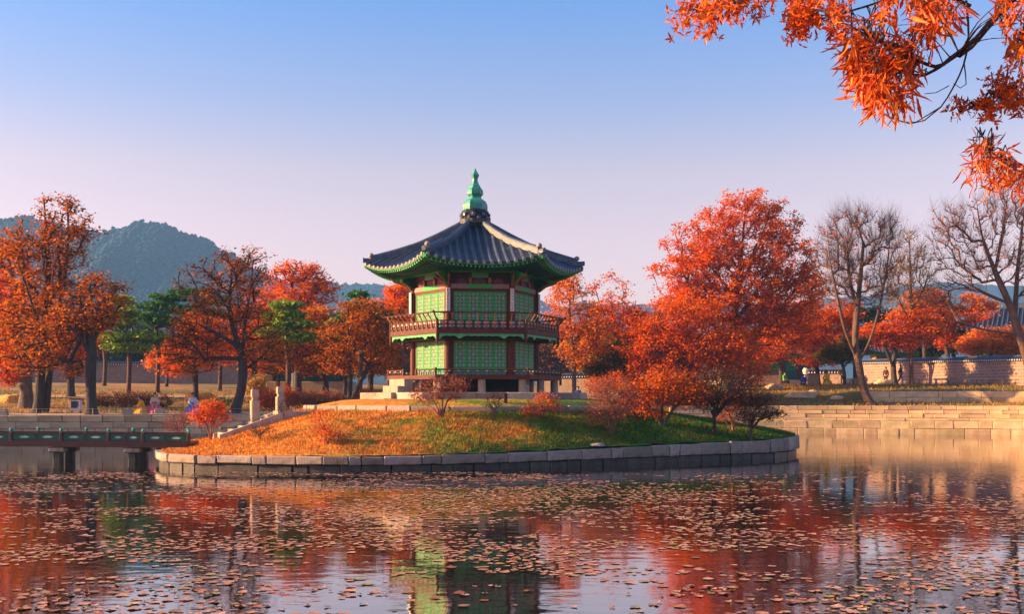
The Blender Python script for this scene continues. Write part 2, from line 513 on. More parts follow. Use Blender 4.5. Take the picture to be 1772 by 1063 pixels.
def grass_mat(name, blades=False):
    m = bpy.data.materials.new(name); m.use_nodes = True
    N, L = m.node_tree.nodes, m.node_tree.links
    b = N['Principled BSDF']; b.inputs['Roughness'].default_value = .9; b.inputs['Specular IOR Level'].default_value = .1
    tc = N.new('ShaderNodeTexCoord'); sp = N.new('ShaderNodeSeparateXYZ'); L.new(tc.outputs['Object'], sp.inputs[0])
    # dry to green across the lawn, sunlit and shaded sides partly painted in
    mr = N.new('ShaderNodeMapRange'); mr.inputs[1].default_value = -9.0; mr.inputs[2].default_value = 6.0
    L.new(sp.outputs[0], mr.inputs[0])
    n1 = N.new('ShaderNodeTexNoise'); n1.inputs['Scale'].default_value = .55; n1.inputs['Detail'].default_value = 5; n1.inputs['Roughness'].default_value = .65
    L.new(tc.outputs['Object'], n1.inputs['Vector'])
    ad = N.new('ShaderNodeMath'); ad.operation = 'MULTIPLY_ADD'; ad.inputs[1].default_value = 1.9; L.new(n1.outputs[0], ad.inputs[0])
    sb = N.new('ShaderNodeMath'); sb.operation = 'SUBTRACT'; sb.inputs[1].default_value = .95
    L.new(mr.outputs[0], ad.inputs[2]); L.new(ad.outputs[0], sb.inputs[0])
    rp = N.new('ShaderNodeValToRGB'); e = rp.color_ramp.elements
    e[0].position = 0.0; e[0].color = (.62, .24, .035, 1)
    e[1].position = 1.0; e[1].color = (.025, .12, .012, 1)
    for p, c in ((.26, (.52, .20, .035)), (.42, (.36, .22, .03)), (.62, (.14, .19, .025))):
        k = e.new(p); k.color = (*c, 1)
    L.new(sb.outputs[0], rp.inputs[0])
    n2 = N.new('ShaderNodeTexNoise'); n2.inputs['Scale'].default_value = 5; n2.inputs['Detail'].default_value = 6
    L.new(tc.outputs['Object'], n2.inputs['Vector'])
    # bare soil and leaf litter patches
    n5 = N.new('ShaderNodeTexNoise'); n5.inputs['Scale'].default_value = .8; n5.inputs['Detail'].default_value = 6; n5.inputs['Roughness'].default_value = .7; n5.inputs['Distortion'].default_value = .4
    L.new(tc.outputs['Object'], n5.inputs['Vector'])
    r5 = N.new('ShaderNodeValToRGB'); r5.color_ramp.elements[0].position = .56; r5.color_ramp.elements[1].position = .66; L.new(n5.outputs[0], r5.inputs[0])
    mx5 = N.new('ShaderNodeMixRGB'); mx5.inputs[2].default_value = (.17, .075, .028, 1); L.new(rp.outputs[0], mx5.inputs[1])
    mf5 = N.new('ShaderNodeMath'); mf5.operation = 'MULTIPLY'; mf5.inputs[1].default_value = .75; L.new(r5.outputs[0], mf5.inputs[0]); L.new(mf5.outputs[0], mx5.inputs[0])
    hs = N.new('ShaderNodeHueSaturation'); L.new(mx5.outputs[0], hs.inputs['Color'])
    m2 = N.new('ShaderNodeMapRange'); m2.inputs[1].default_value = .3; m2.inputs[2].default_value = .7; m2.inputs[3].default_value = .62; m2.inputs[4].default_value = 1.25
    L.new(n2.outputs[0], m2.inputs[0]); L.new(m2.outputs[0], hs.inputs['Value'])
    col = hs.outputs[0]
    if blades:
        gg = N.new('ShaderNodeNewGeometry'); h2 = N.new('ShaderNodeHueSaturation')
        m3 = N.new('ShaderNodeMapRange'); m3.inputs[3].default_value = .65; m3.inputs[4].default_value = 1.35
        L.new(gg.outputs['Random Per Island'], m3.inputs[0]); L.new(m3.outputs[0], h2.inputs['Value']); L.new(col, h2.inputs['Color']); col = h2.outputs[0]
    L.new(col, b.inputs['Base Color'])
    if not blades:
        bp = N.new('ShaderNodeBump'); bp.inputs['Strength'].default_value = .7; bp.inputs['Distance'].default_value = .06
        n4 = N.new('ShaderNodeTexNoise'); n4.inputs['Scale'].default_value = 9; n4.inputs['Detail'].default_value = 6
        L.new(tc.outputs['Object'], n4.inputs['Vector']); L.new(n4.outputs[0], bp.inputs['Height']); L.new(bp.outputs[0], b.inputs['Normal'])
    return m
m_isl = grass_mat('island_lawn'); m_blade = grass_mat('island_blades', True)
tag(add('island_terrain', np_mesh('island_terrain', iv, jf, m_isl, True)), kind='structure')

# grass blades on the island slope
def blades(n, sampler, hmin, hmax, wid, rng):
    P = sampler(n); n = len(P)
    a = rng.uniform(0, 2 * PI, n); h = rng.uniform(hmin, hmax, n); w = wid * rng.uniform(.6, 1.4, n)
    le = rng.normal(0, .35, (n, 2)) * h[:, None]
    v = np.zeros((n, 3, 3))
    v[:, 0] = P - np.stack([np.cos(a) * w, np.sin(a) * w, 0 * a + .01], 1)
    v[:, 1] = P + np.stack([np.cos(a) * w, np.sin(a) * w, 0 * a - .01], 1)
    v[:, 2] = P + np.stack([le[:, 0], le[:, 1], h], 1)
    return v.reshape(-1, 3), np.arange(3 * n).reshape(-1, 3)
rg = np.random.default_rng(11)
def isl_sampler(n):
    a = rg.uniform(-PI * 1.02, .25, n * 2); ro = isl_r(a) - .2
    r = np.sqrt(rg.uniform(0, 1, n * 2) * (ro ** 2 - RING ** 2) + RING ** 2)
    x, y = IC[0] + r * np.cos(a), IC[1] + r * np.sin(a)
    keep = (y < 52)
    x, y = x[keep][:n], y[keep][:n]
    return np.stack([x, y, mound_z(x, y)], 1)
v, f = blades(70000, isl_sampler, .04, .12, .012, rg)
tag(add('lawn_grass', np_mesh('lawn_grass', v, f, m_blade)), 'short dry and green grass covering the island slope', 'grass', kind='stuff')

cl = isl_sampler(420); ci = rg.integers(0, len(cl), 9000)
def tuft_sampler(n):
    P = cl[ci[:n]] + np.concatenate([rg.normal(0, .13, (n, 2)), np.zeros((n, 1))], 1)
    P[:, 2] = mound_z(P[:, 0], P[:, 1]); return P
v, f = blades(4500, tuft_sampler, .07, .17, .014, rg)
tag(add('weed_tufts', np_mesh('weed_tufts', v, f, m_blade)), 'taller uneven weed tufts dotted over the island slope', 'weeds', kind='stuff')

# ------------------------------------------------------------------ stone work helpers
def stone_run(parent, pts, z0f, z1f, depth, lmin, lmax, material, rng, name='stone', gap=.012, out=0.0, jit=.012, cmax=300):
    """stones laid end to end along a plan polyline (list of (x, y)); outward is to the right of travel"""
    P = [Vector((p[0], p[1], 0)) for p in pts]
    seg = [(P[i + 1] - P[i]).length for i in range(len(P) - 1)]
    tot = sum(seg)
    def on(s):
        for i, l in enumerate(seg):
            if s <= l or i == len(seg) - 1:
                return P[i] + (P[i + 1] - P[i]) * (s / l)
            s -= l
    s, made = 0.0, []
    while s < tot - .15:
        ln = min(rng.uniform(lmin, lmax), tot - s)
        if tot - s - ln < .3: ln = tot - s
        a, c = on(s), on(s + ln)
        d = c - a
        mid = (a + c) / 2
        o_ = out + rng.uniform(-.02, .02)
        nrm = Vector((d.y, -d.x, 0)).normalized()
        mid = mid + nrm * o_
        z0, z1 = z0f(mid.x, mid.y), z1f(mid.x, mid.y) + rng.uniform(-.012, .008)
        m = MB().cbox(-d.length / 2 + gap, d.length / 2 - gap, -depth / 2, depth / 2, 0, z1 - z0, rng.uniform(.018, .04), jit, rng)
        o = m.build(name, material, parent, (mid.x - parent.location.x, mid.y - parent.location.y, z0 - parent.location.z), math.atan2(d.y, d.x))
        made.append(o)
        s += ln
    return made

# island kerb wall, two courses, only as far round as it can be seen
ka = [a for a in np.radians(np.arange(-172, 8, 2.0))]
kp = [(IC[0] + (float(isl_r(a)) - .16) * math.cos(a), IC[1] + (float(isl_r(a)) - .16) * math.sin(a)) for a in ka]
kerb = empty('island_kerb', (kp[45][0], kp[45][1], 0), 0, 'low two course stone kerb wall ringing the island at the waterline', 'kerb wall')
rs_ = random.Random(21)
stone_run(kerb, kp, lambda x, y: .255, lambda x, y: float(kerb_z(x)), .36, .4, 1.75, MT['stone'], rs_, jit=.018)
stone_run(kerb, kp, lambda x, y: -.35, lambda x, y: .24, .36, .5, 1.5, MT['stone_wet_shaded'], rs_, out=-.12, jit=.02)
bk = MB()
for off, top in ((-.26, .5),):
    q = [(IC[0] + (float(isl_r(a)) - .36) * math.cos(a), IC[1] + (float(isl_r(a)) - .36) * math.sin(a)) for a in np.radians(np.arange(-180, 180, 3.0))]
    n = len(q)
    vv = [(x - kerb.location.x, y - kerb.location.y, -.6) for x, y in q] + [(x - kerb.location.x, y - kerb.location.y, float(kerb_z(x)) - .06) for x, y in q]
    bk.raw(vv, [(i, (i + 1) % n, n + (i + 1) % n, n + i) for i in range(n)])
bk.build('backing', MT['mortar'], kerb)

# low ring kerb near the top of the mound
ra = np.radians(np.arange(-186, 8, 3.0))
rp_ = [(IC[0] + RING * math.cos(a), IC[1] + RING * math.sin(a)) for a in ra]
ring = empty('ring_kerb', (IC[0], IC[1] - RING, 2.0), 0, 'single course stone edging around the flat lawn on the mound', 'edging')
stone_run(ring, rp_, lambda x, y: 1.93, lambda x, y: 2.21, .26, 1.0, 1.9, MT['stone'], rs_, jit=.008)

# banks
def pond_pts(a0, a1, step, off):
    return [(PC[0] + (float(pond_r(a)) + off) * math.cos(a), PC[1] + (float(pond_r(a)) + off) * math.sin(a)) for a in np.radians(np.arange(a0, a1, step))]

def bank(name, label, pts, courses, material, seed, lmin=.7, lmax=1.7, depth=.4, base_back=True):
    pts = list(reversed(pts))
    rng = random.Random(seed)
    mid = pts[len(pts) // 2]
    e_ = empty(name, (mid[0], mid[1], courses[0][0]), 0, label, 'stone wall')
    for i, (z0, z1, ou) in enumerate(courses):
        stone_run(e_, pts, lambda x, y: z0, lambda x, y: z1, depth, lmin, lmax, material, rng, out=ou)
    m = MB()
    z0, z1 = courses[0][0], courses[-1][1] - .08
    P = [Vector((p[0] - mid[0], p[1] - mid[1], 0)) for p in pts]
    vv = []
    for i, p in enumerate(P):
        d = (P[min(i + 1, len(P) - 1)] - P[max(0, i - 1)]).normalized(); nn = Vector((d.y, -d.x, 0))
        vv += [(p.x - nn.x * .1, p.y - nn.y * .1, 0), (p.x - nn.x * .1, p.y - nn.y * .1, z1 - z0)]
    m.raw(vv, [(2 * i, 2 * i + 2, 2 * i + 3, 2 * i + 1) for i in range(len(P) - 1)])
    m.build('backing', MT['mortar'], e_)
    return e_
# the water lies on the right hand of travel
bank('water_edge_wall', 'lowest sunlit stone wall standing in the water on the far bank by the brick wall', pond_pts(22, 74, 1.0, .1),
     [(-.5, .36, .14), (.375, .90, .0)], MT['stone_gold'], 31, .8, 2.0)
bank('terrace_wall', 'four course sunlit stone wall one ledge above the waterside wall', pond_pts(24, 73, 1.0, 1.78),
     [(.80, 1.08, .05), (1.09, 1.37, .03), (1.38, 1.66, .02), (1.67, 1.97, .0)], MT['stone_gold'], 32, .7, 1.9)
bank('upper_terrace_wall', 'top short stone wall of big blocks below the brick wall benches', [p for p in pond_pts(24, 62, 1.0, 6.38) if p[0] > 26.5],
     [(2.1, 2.56, .03), (2.57, 3.03, 0)], MT['stone_gold'], 33, 1.2, 2.6)
bank('shaded_bank_wall', 'shaded grey stone bank wall behind the wooden bridge', pond_pts(96, 158, 1.0, .12),
     [(-.5, .36, .1), (.375, .74, .06), (.755, 1.12, .03), (1.135, 1.52, 0)], MT['stone_gold'], 34, .9, 2.0)

# hills
def hill_s(X, t):
    """height share on the slope: t = -1 front foot, 0 crest, 1 back foot, cut by gullies"""
    X, t = np.asarray(X, float), np.asarray(t, float)
    s = (1 - np.abs(t)) ** 1.1
    g = np.abs(np.sin(X * .017 + t * 1.6)) * .55 + np.abs(np.sin(X * .041 - t * 2.4 + 1)) * .3 + np.abs(np.sin(X * .09 + t * 3)) * .15
    return s * (1 - .17 * g * np.clip(np.abs(t) * 3.0, 0, 1) * (1 - np.abs(t) * .6))
HILLS = {}
def ridge_mesh(profile, d, depth, name, material, seed, base=0.0):
    rng = np.random.default_rng(seed)
    NX = 320
    xs = np.linspace(profile[0][0], profile[-1][0], NX)
    ys = np.interp(xs, [p[0] for p in profile], [p[1] for p in profile])
    X = (xs - 886) * d / FPX
    h = HC - (ys - YH) * d / FPX + np.convolve(rng.normal(0, 1, NX), np.ones(5) / 5, 'same') * 2.0 * d / 700
    HILLS[name] = (X, h, d, depth)
    nv = 44
    t = np.linspace(-1, 1, nv + 1)
    XX, TT = np.meshgrid(X, t, indexing='ij')
    Z = base + (h[:, None] - base) * hill_s(XX, TT)
    V = np.stack([XX, d + TT * depth, Z], -1).reshape(-1, 3)
    i = np.arange(NX - 1)[:, None] * (nv + 1); j = np.arange(nv)[None]
    F = np.stack([i + j, i + nv + 1 + j, i + nv + 2 + j, i + j + 1], -1).reshape(-1, 4)
    return tag(add(name, np_mesh(name, V, F, material, True)), kind='structure')
m_hill = mat('hazed_hill', (.008, .055, .11), (.004, .030, .065), .02, .95, .6, .05, c3=(.03, .05, .075), scale3=.009, w3=.62)  # distance haze painted in as a blue base colour
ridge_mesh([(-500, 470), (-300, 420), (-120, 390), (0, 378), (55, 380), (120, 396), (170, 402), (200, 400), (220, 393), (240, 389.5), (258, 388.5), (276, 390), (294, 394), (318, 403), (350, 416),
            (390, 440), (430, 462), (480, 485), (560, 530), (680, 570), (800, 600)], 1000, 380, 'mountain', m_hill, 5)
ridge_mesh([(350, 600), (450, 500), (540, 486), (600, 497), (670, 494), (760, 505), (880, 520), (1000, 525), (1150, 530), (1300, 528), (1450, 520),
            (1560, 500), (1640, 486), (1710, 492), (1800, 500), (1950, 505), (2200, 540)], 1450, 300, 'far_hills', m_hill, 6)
# woods that cover the visible slopes
def slope_woods(name, n, x0, x1, seed, tmin, w0, w1):
    rng = np.random.default_rng(seed)
    Xh, h, d, depth = HILLS[name]
    x = rng.uniform((x0 - 886) * d / FPX, (x1 - 886) * d / FPX, n); t = tmin * rng.uniform(0, 1, n) ** 1.3 + .02
    z = np.interp(x, Xh, h) * hill_s(x, t); y = d + t * depth
    w = rng.uniform(w0, w1, n); hh = w * rng.uniform(.9, 1.6, n)
    ang = np.arange(5) * 2 * PI / 5
    V = np.zeros((n, 7, 3))
    for k in range(5):
        g = ang[k] + rng.uniform(0, 1, n)
        V[:, k] = np.stack([x + w * np.cos(g), y + w * np.sin(g), z + hh * rng.uniform(.25, .6, n)], 1)
    V[:, 5] = np.stack([x + rng.normal(0, .2, n) * w, y, z + hh], 1); V[:, 6] = np.stack([x, y, z - 1.0], 1)
    F = []
    for k in range(5): F += [(k, (k + 1) % 5, 5), ((k + 1) % 5, k, 6)]
    F = (np.array(F)[None] + (np.arange(n) * 7)[:, None, None]).reshape(-1, 3)
    return V.reshape(-1, 3), F
v1, f1 = slope_woods('mountain', 12000, -80, 560, 8, -.62, 1.0, 2.6)
v2, f2 = slope_woods('far_hills', 4000, 430, 720, 9, -.4, 1.5, 3.2)
m_woods = leaf_mat('hazed_hill_trees', [(.004, .036, .07), (.008, .052, .09), (.014, .054, .08), (.006, .042, .09), (.03, .045, .06)], .1)  # tree colours carry the same painted haze blue
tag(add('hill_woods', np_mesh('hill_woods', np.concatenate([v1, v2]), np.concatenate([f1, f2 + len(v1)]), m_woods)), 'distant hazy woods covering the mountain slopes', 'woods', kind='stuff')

# haze over everything
hz = MB().box(-1900, 1900, -1900, 1900, -2.5, 188).build('haze', None)
m_hz = bpy.data.materials.new('haze_air'); m_hz.use_nodes = True
N, L = m_hz.node_tree.nodes, m_hz.node_tree.links
N.remove(N['Principled BSDF'])
pv = N.new('ShaderNodeVolumePrincipled')
pv.inputs['Color'].default_value = (.22, .52, 1.0, 1)
pv.inputs['Density'].default_value = .0003
pv.inputs['Anisotropy'].default_value = .1
L.new(pv.outputs[0], N['Material Output'].inputs['Volume'])
hz.data.materials.append(m_hz)
tag(hz, 'thin pale blue haze filling the air', 'haze', kind='stuff')

# ------------------------------------------------------------------ the pavilion
PAV_A = math.radians(7.0)
PZ = 2.75
pav = empty('pavilion', (IC[0], IC[1], PZ), PAV_A, 'two storey hexagonal wooden pavilion with blue tiled roof and green finial on the island', 'pavilion')
C30, T30 = math.cos(PI / 6), math.tan(PI / 6)
def Zp(z): return z - PZ
def face_obj(name, mesh, k, parent=pav):
    return add(name, mesh, parent, (0, 0, 0), k * PI / 3)
def on_face(k, x, y, z):
    """point given in face-0 coordinates turned to face k (local frame)"""
    c, s = math.cos(k * PI / 3), math.sin(k * PI / 3)
    return (x * c - y * s, x * s + y * c, z)

RC = 2.78                                     # column ring
AW = RC * C30
# stone platform (hexagonal, of slabs)
RP = 5.2; AP = RP * C30
rs_ = random.Random(41)
plat = MB()
plat.lathe([(RP - .25, Zp(2.2)), (RP - .25, Zp(2.735))], 6, rot=PI / 2 - PI / 6 + PI / 3)
plat.build('platform_core', MT['mortar'], pav)
for k in range(6):
    s = -RP / 2
    while s < RP / 2 - .05:
        ln = min(rs_.uniform(.9, 1.7), RP / 2 - s)
        if RP / 2 - s - ln < .5: ln = RP / 2 - s
        m = MB().cbox(-ln / 2 + .008, ln / 2 - .008, -.22, .30, 0, .52, .022, .006, rs_)
        add('platform_slab', m.mesh('platform_slab', MT['stone']), pav, on_face(k, s + ln / 2, -AP + .22, Zp(2.235)), k * PI / 3)
        s += ln
# paving on the platform
MB().lathe([(RP - .5, Zp(2.736)), (RP - .5, Zp(2.744))], 6, rot=PI / 2 - PI / 6 + PI / 3).build('paving', MT['stone_pale'], pav)

# stone posts that carry the deck
post_m = MB().lathe([(.17, 0), (.165, .5), (.15, .585)], 10).mesh('stone_post', MT['stone_pale'], False)
for k in range(6):
    for x in (-1.75, 0.0, 1.75):
        if abs(x) > 1.7 and x < 0: pass
        add('stone_post', post_m, pav, on_face(k, x, -3.2, Zp(2.75)), k * PI / 3)
# closed base wall below the floor
MB().lathe([(2.45, Zp(2.75)), (2.45, Zp(3.34))], 6, rot=PI / 2 - PI / 6 + PI / 3).build('base_wall', MT['dark'], pav)

def hexring(r0, r1, z0, z1):
    """hexagonal ring slab with mitred corners"""
    m = MB(); v = []
    for (r, z) in ((r0, z0), (r1, z0), (r1, z1), (r0, z1)):
        for k in range(6):
            g = -PI / 2 + PI / 6 + k * PI / 3
            v.append((r * math.cos(g), r * math.sin(g), Zp(z)))
    f = []
    for q in range(4):
        for k in range(6):
            k2 = (k + 1) % 6; q2 = (q + 1) % 4
            f.append((q * 6 + k, q * 6 + k2, q2 * 6 + k2, q2 * 6 + k))
    return m.raw(v, f)

# lower deck
RD = 4.0; AD = RD * C30
hexring(1.0, RD - .06, 3.40, 3.485).build('deck_floor', MT['red_dark'], pav)
for k in range(6):
    hw = RD / 2
    door_gap = (k == 5)                        # the face with the steps has an opening
    face_obj('deck_beam', MB().prism([(-hw + .06, -AD), (hw - .06, -AD), (hw - .10, -AD + .16), (-hw + .10, -AD + .16)],
             lambda u, w, t: (u, w, t), Zp(3.32), Zp(3.50)).mesh('deck_beam', MT['red_wood']), k)
    spans = [(-hw, hw)] if not door_gap else [(-hw, -.62), (.42, hw)]
    for (x0, x1) in spans:
        m = MB()
        m.box(x0 + .05, x1 - .05, -AD + .03, -AD + .08, Zp(3.505), Zp(3.525))
        m.box(x0 + .05, x1 - .05, -AD + .03, -AD + .08, Zp(3.625), Zp(3.645))
        n = max(2, int((x1 - x0) / .19))
        for i in range(n + 1):
            x = x0 + .06 + (x1 - x0 - .12) * i / n
            m.box(x - .014, x + .014, -AD + .035, -AD + .075, Zp(3.52), Zp(3.63))
        face_obj('deck_railing', m.mesh('deck_railing', MT['red_wood']), k)
        n = max(1, int((x1 - x0) / .38))
        for i in range(n):
            x = x0 + (x1 - x0) * (i + .5) / n
            face_obj('rail_block', MB().cbox(x - .045, x + .045, -AD + .02, -AD + .09, Zp(3.646), Zp(3.70), .012).mesh('rail_block', MT['lattice']), k)
        face_obj('hand_rail', MB().tube([(x0, -AD + .055, Zp(3.73)), (x1, -AD + .055, Zp(3.73))], .035, 8).mesh('hand_rail', MT['red_wood']), k)
        if door_gap:
            for x in (x0, x1):
                if abs(x) < hw - .1:
                    face_obj('rail_post', MB().cbox(x - .05, x + .05, -AD, -AD + .11, Zp(3.5), Zp(3.80), .015).mesh('rail_post', MT['red_wood']), k)
    g = on_face(k, hw - .03, -AD + .06, 0)
    face_obj('corner_post', MB().cbox(hw - .085, hw + .005, -AD + .0, -AD + .1, Zp(3.1), Zp(3.82), .02).mesh('corner_post', MT['red_wood']), k)

# columns
col_lo = MB().lathe([(.165, Zp(3.45)), (.17, Zp(4.2)), (.155, Zp(5.3))], 12).mesh('column', MT['red_wood'], False)
col_up = MB().lathe([(.15, Zp(5.32)), (.155, Zp(6.2)), (.135, Zp(7.5))], 12).mesh('column', MT['red_wood'], False)
for k in range(6):
    p = on_face(k, RC / 2, -AW, 0)
    add('column', col_lo, pav, p); add('column', col_up, pav, p)

# door leaves with lattice
def door_meshes(w, h, board):
    """door leaf with origin at bottom centre, facing -y"""
    st = .045
    fr = MB()
    fr.box(-w / 2, -w / 2 + st, -.03, .03, 0, h); fr.box(w / 2 - st, w / 2, -.03, .03, 0, h)
    for z in (0, board, h - st):
        fr.box(-w / 2 + st, w / 2 - st, -.028, .028, z, z + st)
    pn = MB().box(-w / 2 + st, w / 2 - st, -.004, .004, board + st, h - st)
    la = MB()
    x0, x1, z0, z1 = -w / 2 + st, w / 2 - st, board + st, h - st
    nx = 3; cw = (x1 - x0) / nx; nz = max(3, int(round((z1 - z0) / (cw * 1.05)))); ch = (z1 - z0) / nz
    def bar(ax, az, bx, bz, t):
        dx, dz = bx - ax, bz - az; l = math.hypot(dx, dz); nx_, nz_ = -dz / l * t, dx / l * t
        la.raw([(ax + nx_, -.016, az + nz_), (bx + nx_, -.016, bz + nz_), (bx - nx_, -.016, bz - nz_), (ax - nx_, -.016, az - nz_),
                (ax + nx_, -.005, az + nz_), (bx + nx_, -.005, bz + nz_), (bx - nx_, -.005, bz - nz_), (ax - nx_, -.005, az - nz_)],
               [(3, 2, 1, 0), (0, 1, 5, 4), (2, 3, 7, 6)])
    for i in range(nx):
        for j in range(nz):
            cx, cz = x0 + cw * (i + .5), z0 + ch * (j + .5)
            r = cw * .40
            for q in range(6):
                g, g2 = q * PI / 3 + PI / 6, (q + 1) * PI / 3 + PI / 6
                bar(cx + r * math.cos(g), cz + r * math.sin(g), cx + r * math.cos(g2), cz + r * math.sin(g2), .0085)
                if q % 2 == 0: bar(cx, cz, cx + r * 1.25 * math.cos(g), cz + r * 1.25 * math.sin(g), .005)
            if (i + j) % 2 == 0:
                la.raw([(cx + r * .42 * math.cos(q * PI / 3), -.018, cz + r * .42 * math.sin(q * PI / 3)) for q in range(6)], [(5, 4, 3, 2, 1, 0)][::1])
    bo = MB().box(-w / 2 + st, w / 2 - st, -.006, .006, st, board)
    bo2 = MB().cbox(-w / 2 + st + .05, w / 2 - st - .05, -.016, -.005, st + .05, board - .05, .006)
    return (fr.mesh('leaf_frame', MT['green']), pn.mesh('pane', MT['pane']), la.mesh('lattice', MT['lattice']),
            bo.mesh('lower_board', MT['green']), bo2.mesh('board_field', MT['blue_board']))
DW = .573
doors = {'lo': (door_meshes(DW - .012, 1.50, .33), 3.50), 'up': (door_meshes(DW - .012, 1.68, .34), 5.46)}
for key, (ms, z0) in doors.items():
    for k in range(6):
        for i in range(4):
            d = add('door_leaf', ms[0], pav, on_face(k, (i - 1.5) * DW, -AW + .01, Zp(z0)), k * PI / 3)
            for nm, me in zip(('pane', 'lattice', 'lower_board', 'board_field'), ms[1:]):
                add(nm, me, d)
        m = MB()                                  # jambs, sill and lintel
        top = z0 + (1.50 if key == 'lo' else 1.68)
        for s in (-1, 1):
            m.box(min(s * 2 * DW, s * (RC / 2 - .12)), max(s * 2 * DW, s * (RC / 2 - .12)), -AW - .03, -AW + .06, Zp(z0), Zp(top))
        m.box(-RC / 2 + .12, RC / 2 - .12, -AW - .045, -AW + .07, Zp(top) + .002, Zp(top + .13))
        face_obj('door_case', m.mesh('door_case', MT['red_wood']), k)
        if key == 'lo':
            face_obj('head_panel', MB().box(-RC / 2 + .12, RC / 2 - .12, -AW - .02, -AW + .04, Zp(top + .135), Zp(5.30)).mesh('head_panel', MT['green']), k)

# upper balcony
MT['pinkpanel'] = mat('pink_grey_inlay', (.55, .40, .37), (.42, .30, .29), 6, .7)
RB = 3.86; AB = RB * C30
hexring(2.2, RB - .05, 5.27, 5.42).build('balcony_floor', MT['red_dark'], pav)
hexring(2.5, RB - .35, 5.05, 5.268).build('balcony_joists', MT['dark'], pav)
bp_s = MB().cbox(-.115, .115, -.012, .012, -.055, .055, .012).mesh('balcony_panel', MT['pinkpanel'])
bal_pts = [(0, 0, 0), (0, -.05, .12), (0, -.04, .24), (0, -.09, .38), (0, -.19, .52), (0, -.26, .60)]
balu = MB()
for i in range(len(bal_pts) - 1):
    pass
prof_w = [.030, .034, .018, .014, .016, .024]; prof_d = [.03, .05, .022, .022, .026, .03]
vv = []
for (x, y, z), wv_, dv in zip(bal_pts, prof_w, prof_d):
    vv += [(-wv_, y - dv, z), (wv_, y - dv, z), (wv_, y + dv, z), (-wv_, y + dv, z)]
ff = [(i * 4 + q, i * 4 + (q + 1) % 4, i * 4 + 4 + (q + 1) % 4, i * 4 + 4 + q) for i in range(5) for q in range(4)] + [(3, 2, 1, 0), (20, 21, 22, 23)]
balu_me = MB().raw(vv, ff).mesh('baluster', MT['tan'])
lip_me = MB().cbox(-.05, .05, -.30, -.22, .585, .63, .015).mesh('baluster_cap', MT['tan'])
for k in range(6):
    hw = RB / 2
    # lower band
    face_obj('balcony_fascia', MB().prism([(-hw + .05, -AB), (hw - .05, -AB), (hw - .10, -AB + .14), (-hw + .10, -AB + .14)],
             lambda u, w, t: (u, w, t), Zp(5.28), Zp(5.49)).mesh('balcony_fascia', MT['red_wood']), k)
    m = MB()
    for z in (5.492, 5.645, 5.80):
        m.box(-hw + .07, hw - .07, -AB + .02, -AB + .08, Zp(z), Zp(z + .045))
    for i in range(11):
        x = -hw + .08 + (RB - .16) * i / 10
        m.box(x - .018, x + .018, -AB + .025, -AB + .075, Zp(5.537), Zp(5.80))
    face_obj('balcony_frame', m.mesh('balcony_frame', MT['red_dark']), k)
    for i in range(10):
        x = -hw + .08 + (RB - .16) * (i + .5) / 10
        for z in (5.591, 5.7445):
            add('balcony_panel', bp_s, pav, on_face(k, x, -AB + .055, Zp(z)), k * PI / 3)
    for i in range(10):
        x = -hw + .12 + (RB - .24) * (i + .5) / 10 - .19 + (.19 if True else 0)
        b_ = add('baluster', balu_me, pav, on_face(k, x, -AB + .0, Zp(5.49)), k * PI / 3)
        add('baluster_cap', lip_me, b_)
    o_ = .26 / C30
    face_obj('hand_rail', MB().tube([(-(RB + o_) / 2 - .06, -AB - .26, Zp(6.145)), ((RB + o_) / 2 + .06, -AB - .26, Zp(6.145))], .030, 8).mesh('hand_rail', MT['red_dark']), k)
    # scalloped valance hanging below the balcony
    prof = []
    for i in range(49):
        u = -1 + 2 * i / 48
        dd = .10 + .028 * abs(math.sin(u * PI * 6))
        for c_ in (-.52, .52, -1.0, 1.0): dd += .15 * max(0, 1 - abs(u - c_) / .085)
        prof.append((u * (hw - .12), -dd))
    v2 = [(x, -AB + .05, Zp(5.278)) for x, _ in prof] + [(x, -AB + .05, Zp(5.278) + d) for x, d in prof]
    v2 += [(x, -AB + .09, Zp(5.278)) for x, _ in prof] + [(x, -AB + .09, Zp(5.278) + d) for x, d in prof]
    n = len(prof); f2 = []
    for i in range(n - 1):
        f2 += [(i, n + i, n + i + 1, i + 1), (2 * n + i, 2 * n + i + 1, 3 * n + i + 1, 3 * n + i), (n + i, 3 * n + i, 3 * n + i + 1, n + i + 1)]
    face_obj('valance', MB().raw(v2, f2).mesh('valance', MT['green_pale']), k)
    m = MB().cbox(hw - .075, hw + .025, -AB - .02, -AB + .08, Zp(4.98), Zp(5.90), .02)
    m.lathe([(.02, 0), (.055, .05), (.035, .11)], 8, (hw - .025, -AB + .03, Zp(4.87)))
    m.tube([(hw - .02, -AB + .03, Zp(5.85)), (hw + .06, -AB - .11, Zp(6.0)), (hw + .15, -AB - .26, Zp(6.22))], [.04, .035, .045], 6)
    face_obj('corner_post', m.mesh('corner_post', MT['red_wood']), k)
    # curved braces from column to balcony
    br = MB().prism([(0, 0), (.0, -.50), (.08, -.46), (.16, -.30), (.34, -.16), (.52, -.10), (.52, 0)], lambda u, w, t: (t, -u, w), -.04, .04)
    p = on_face(k, RC / 2, -AW, Zp(5.26))
    add('brace', br.mesh('brace', MT['red_dark']), pav, p, k * PI / 3 + PI / 6)

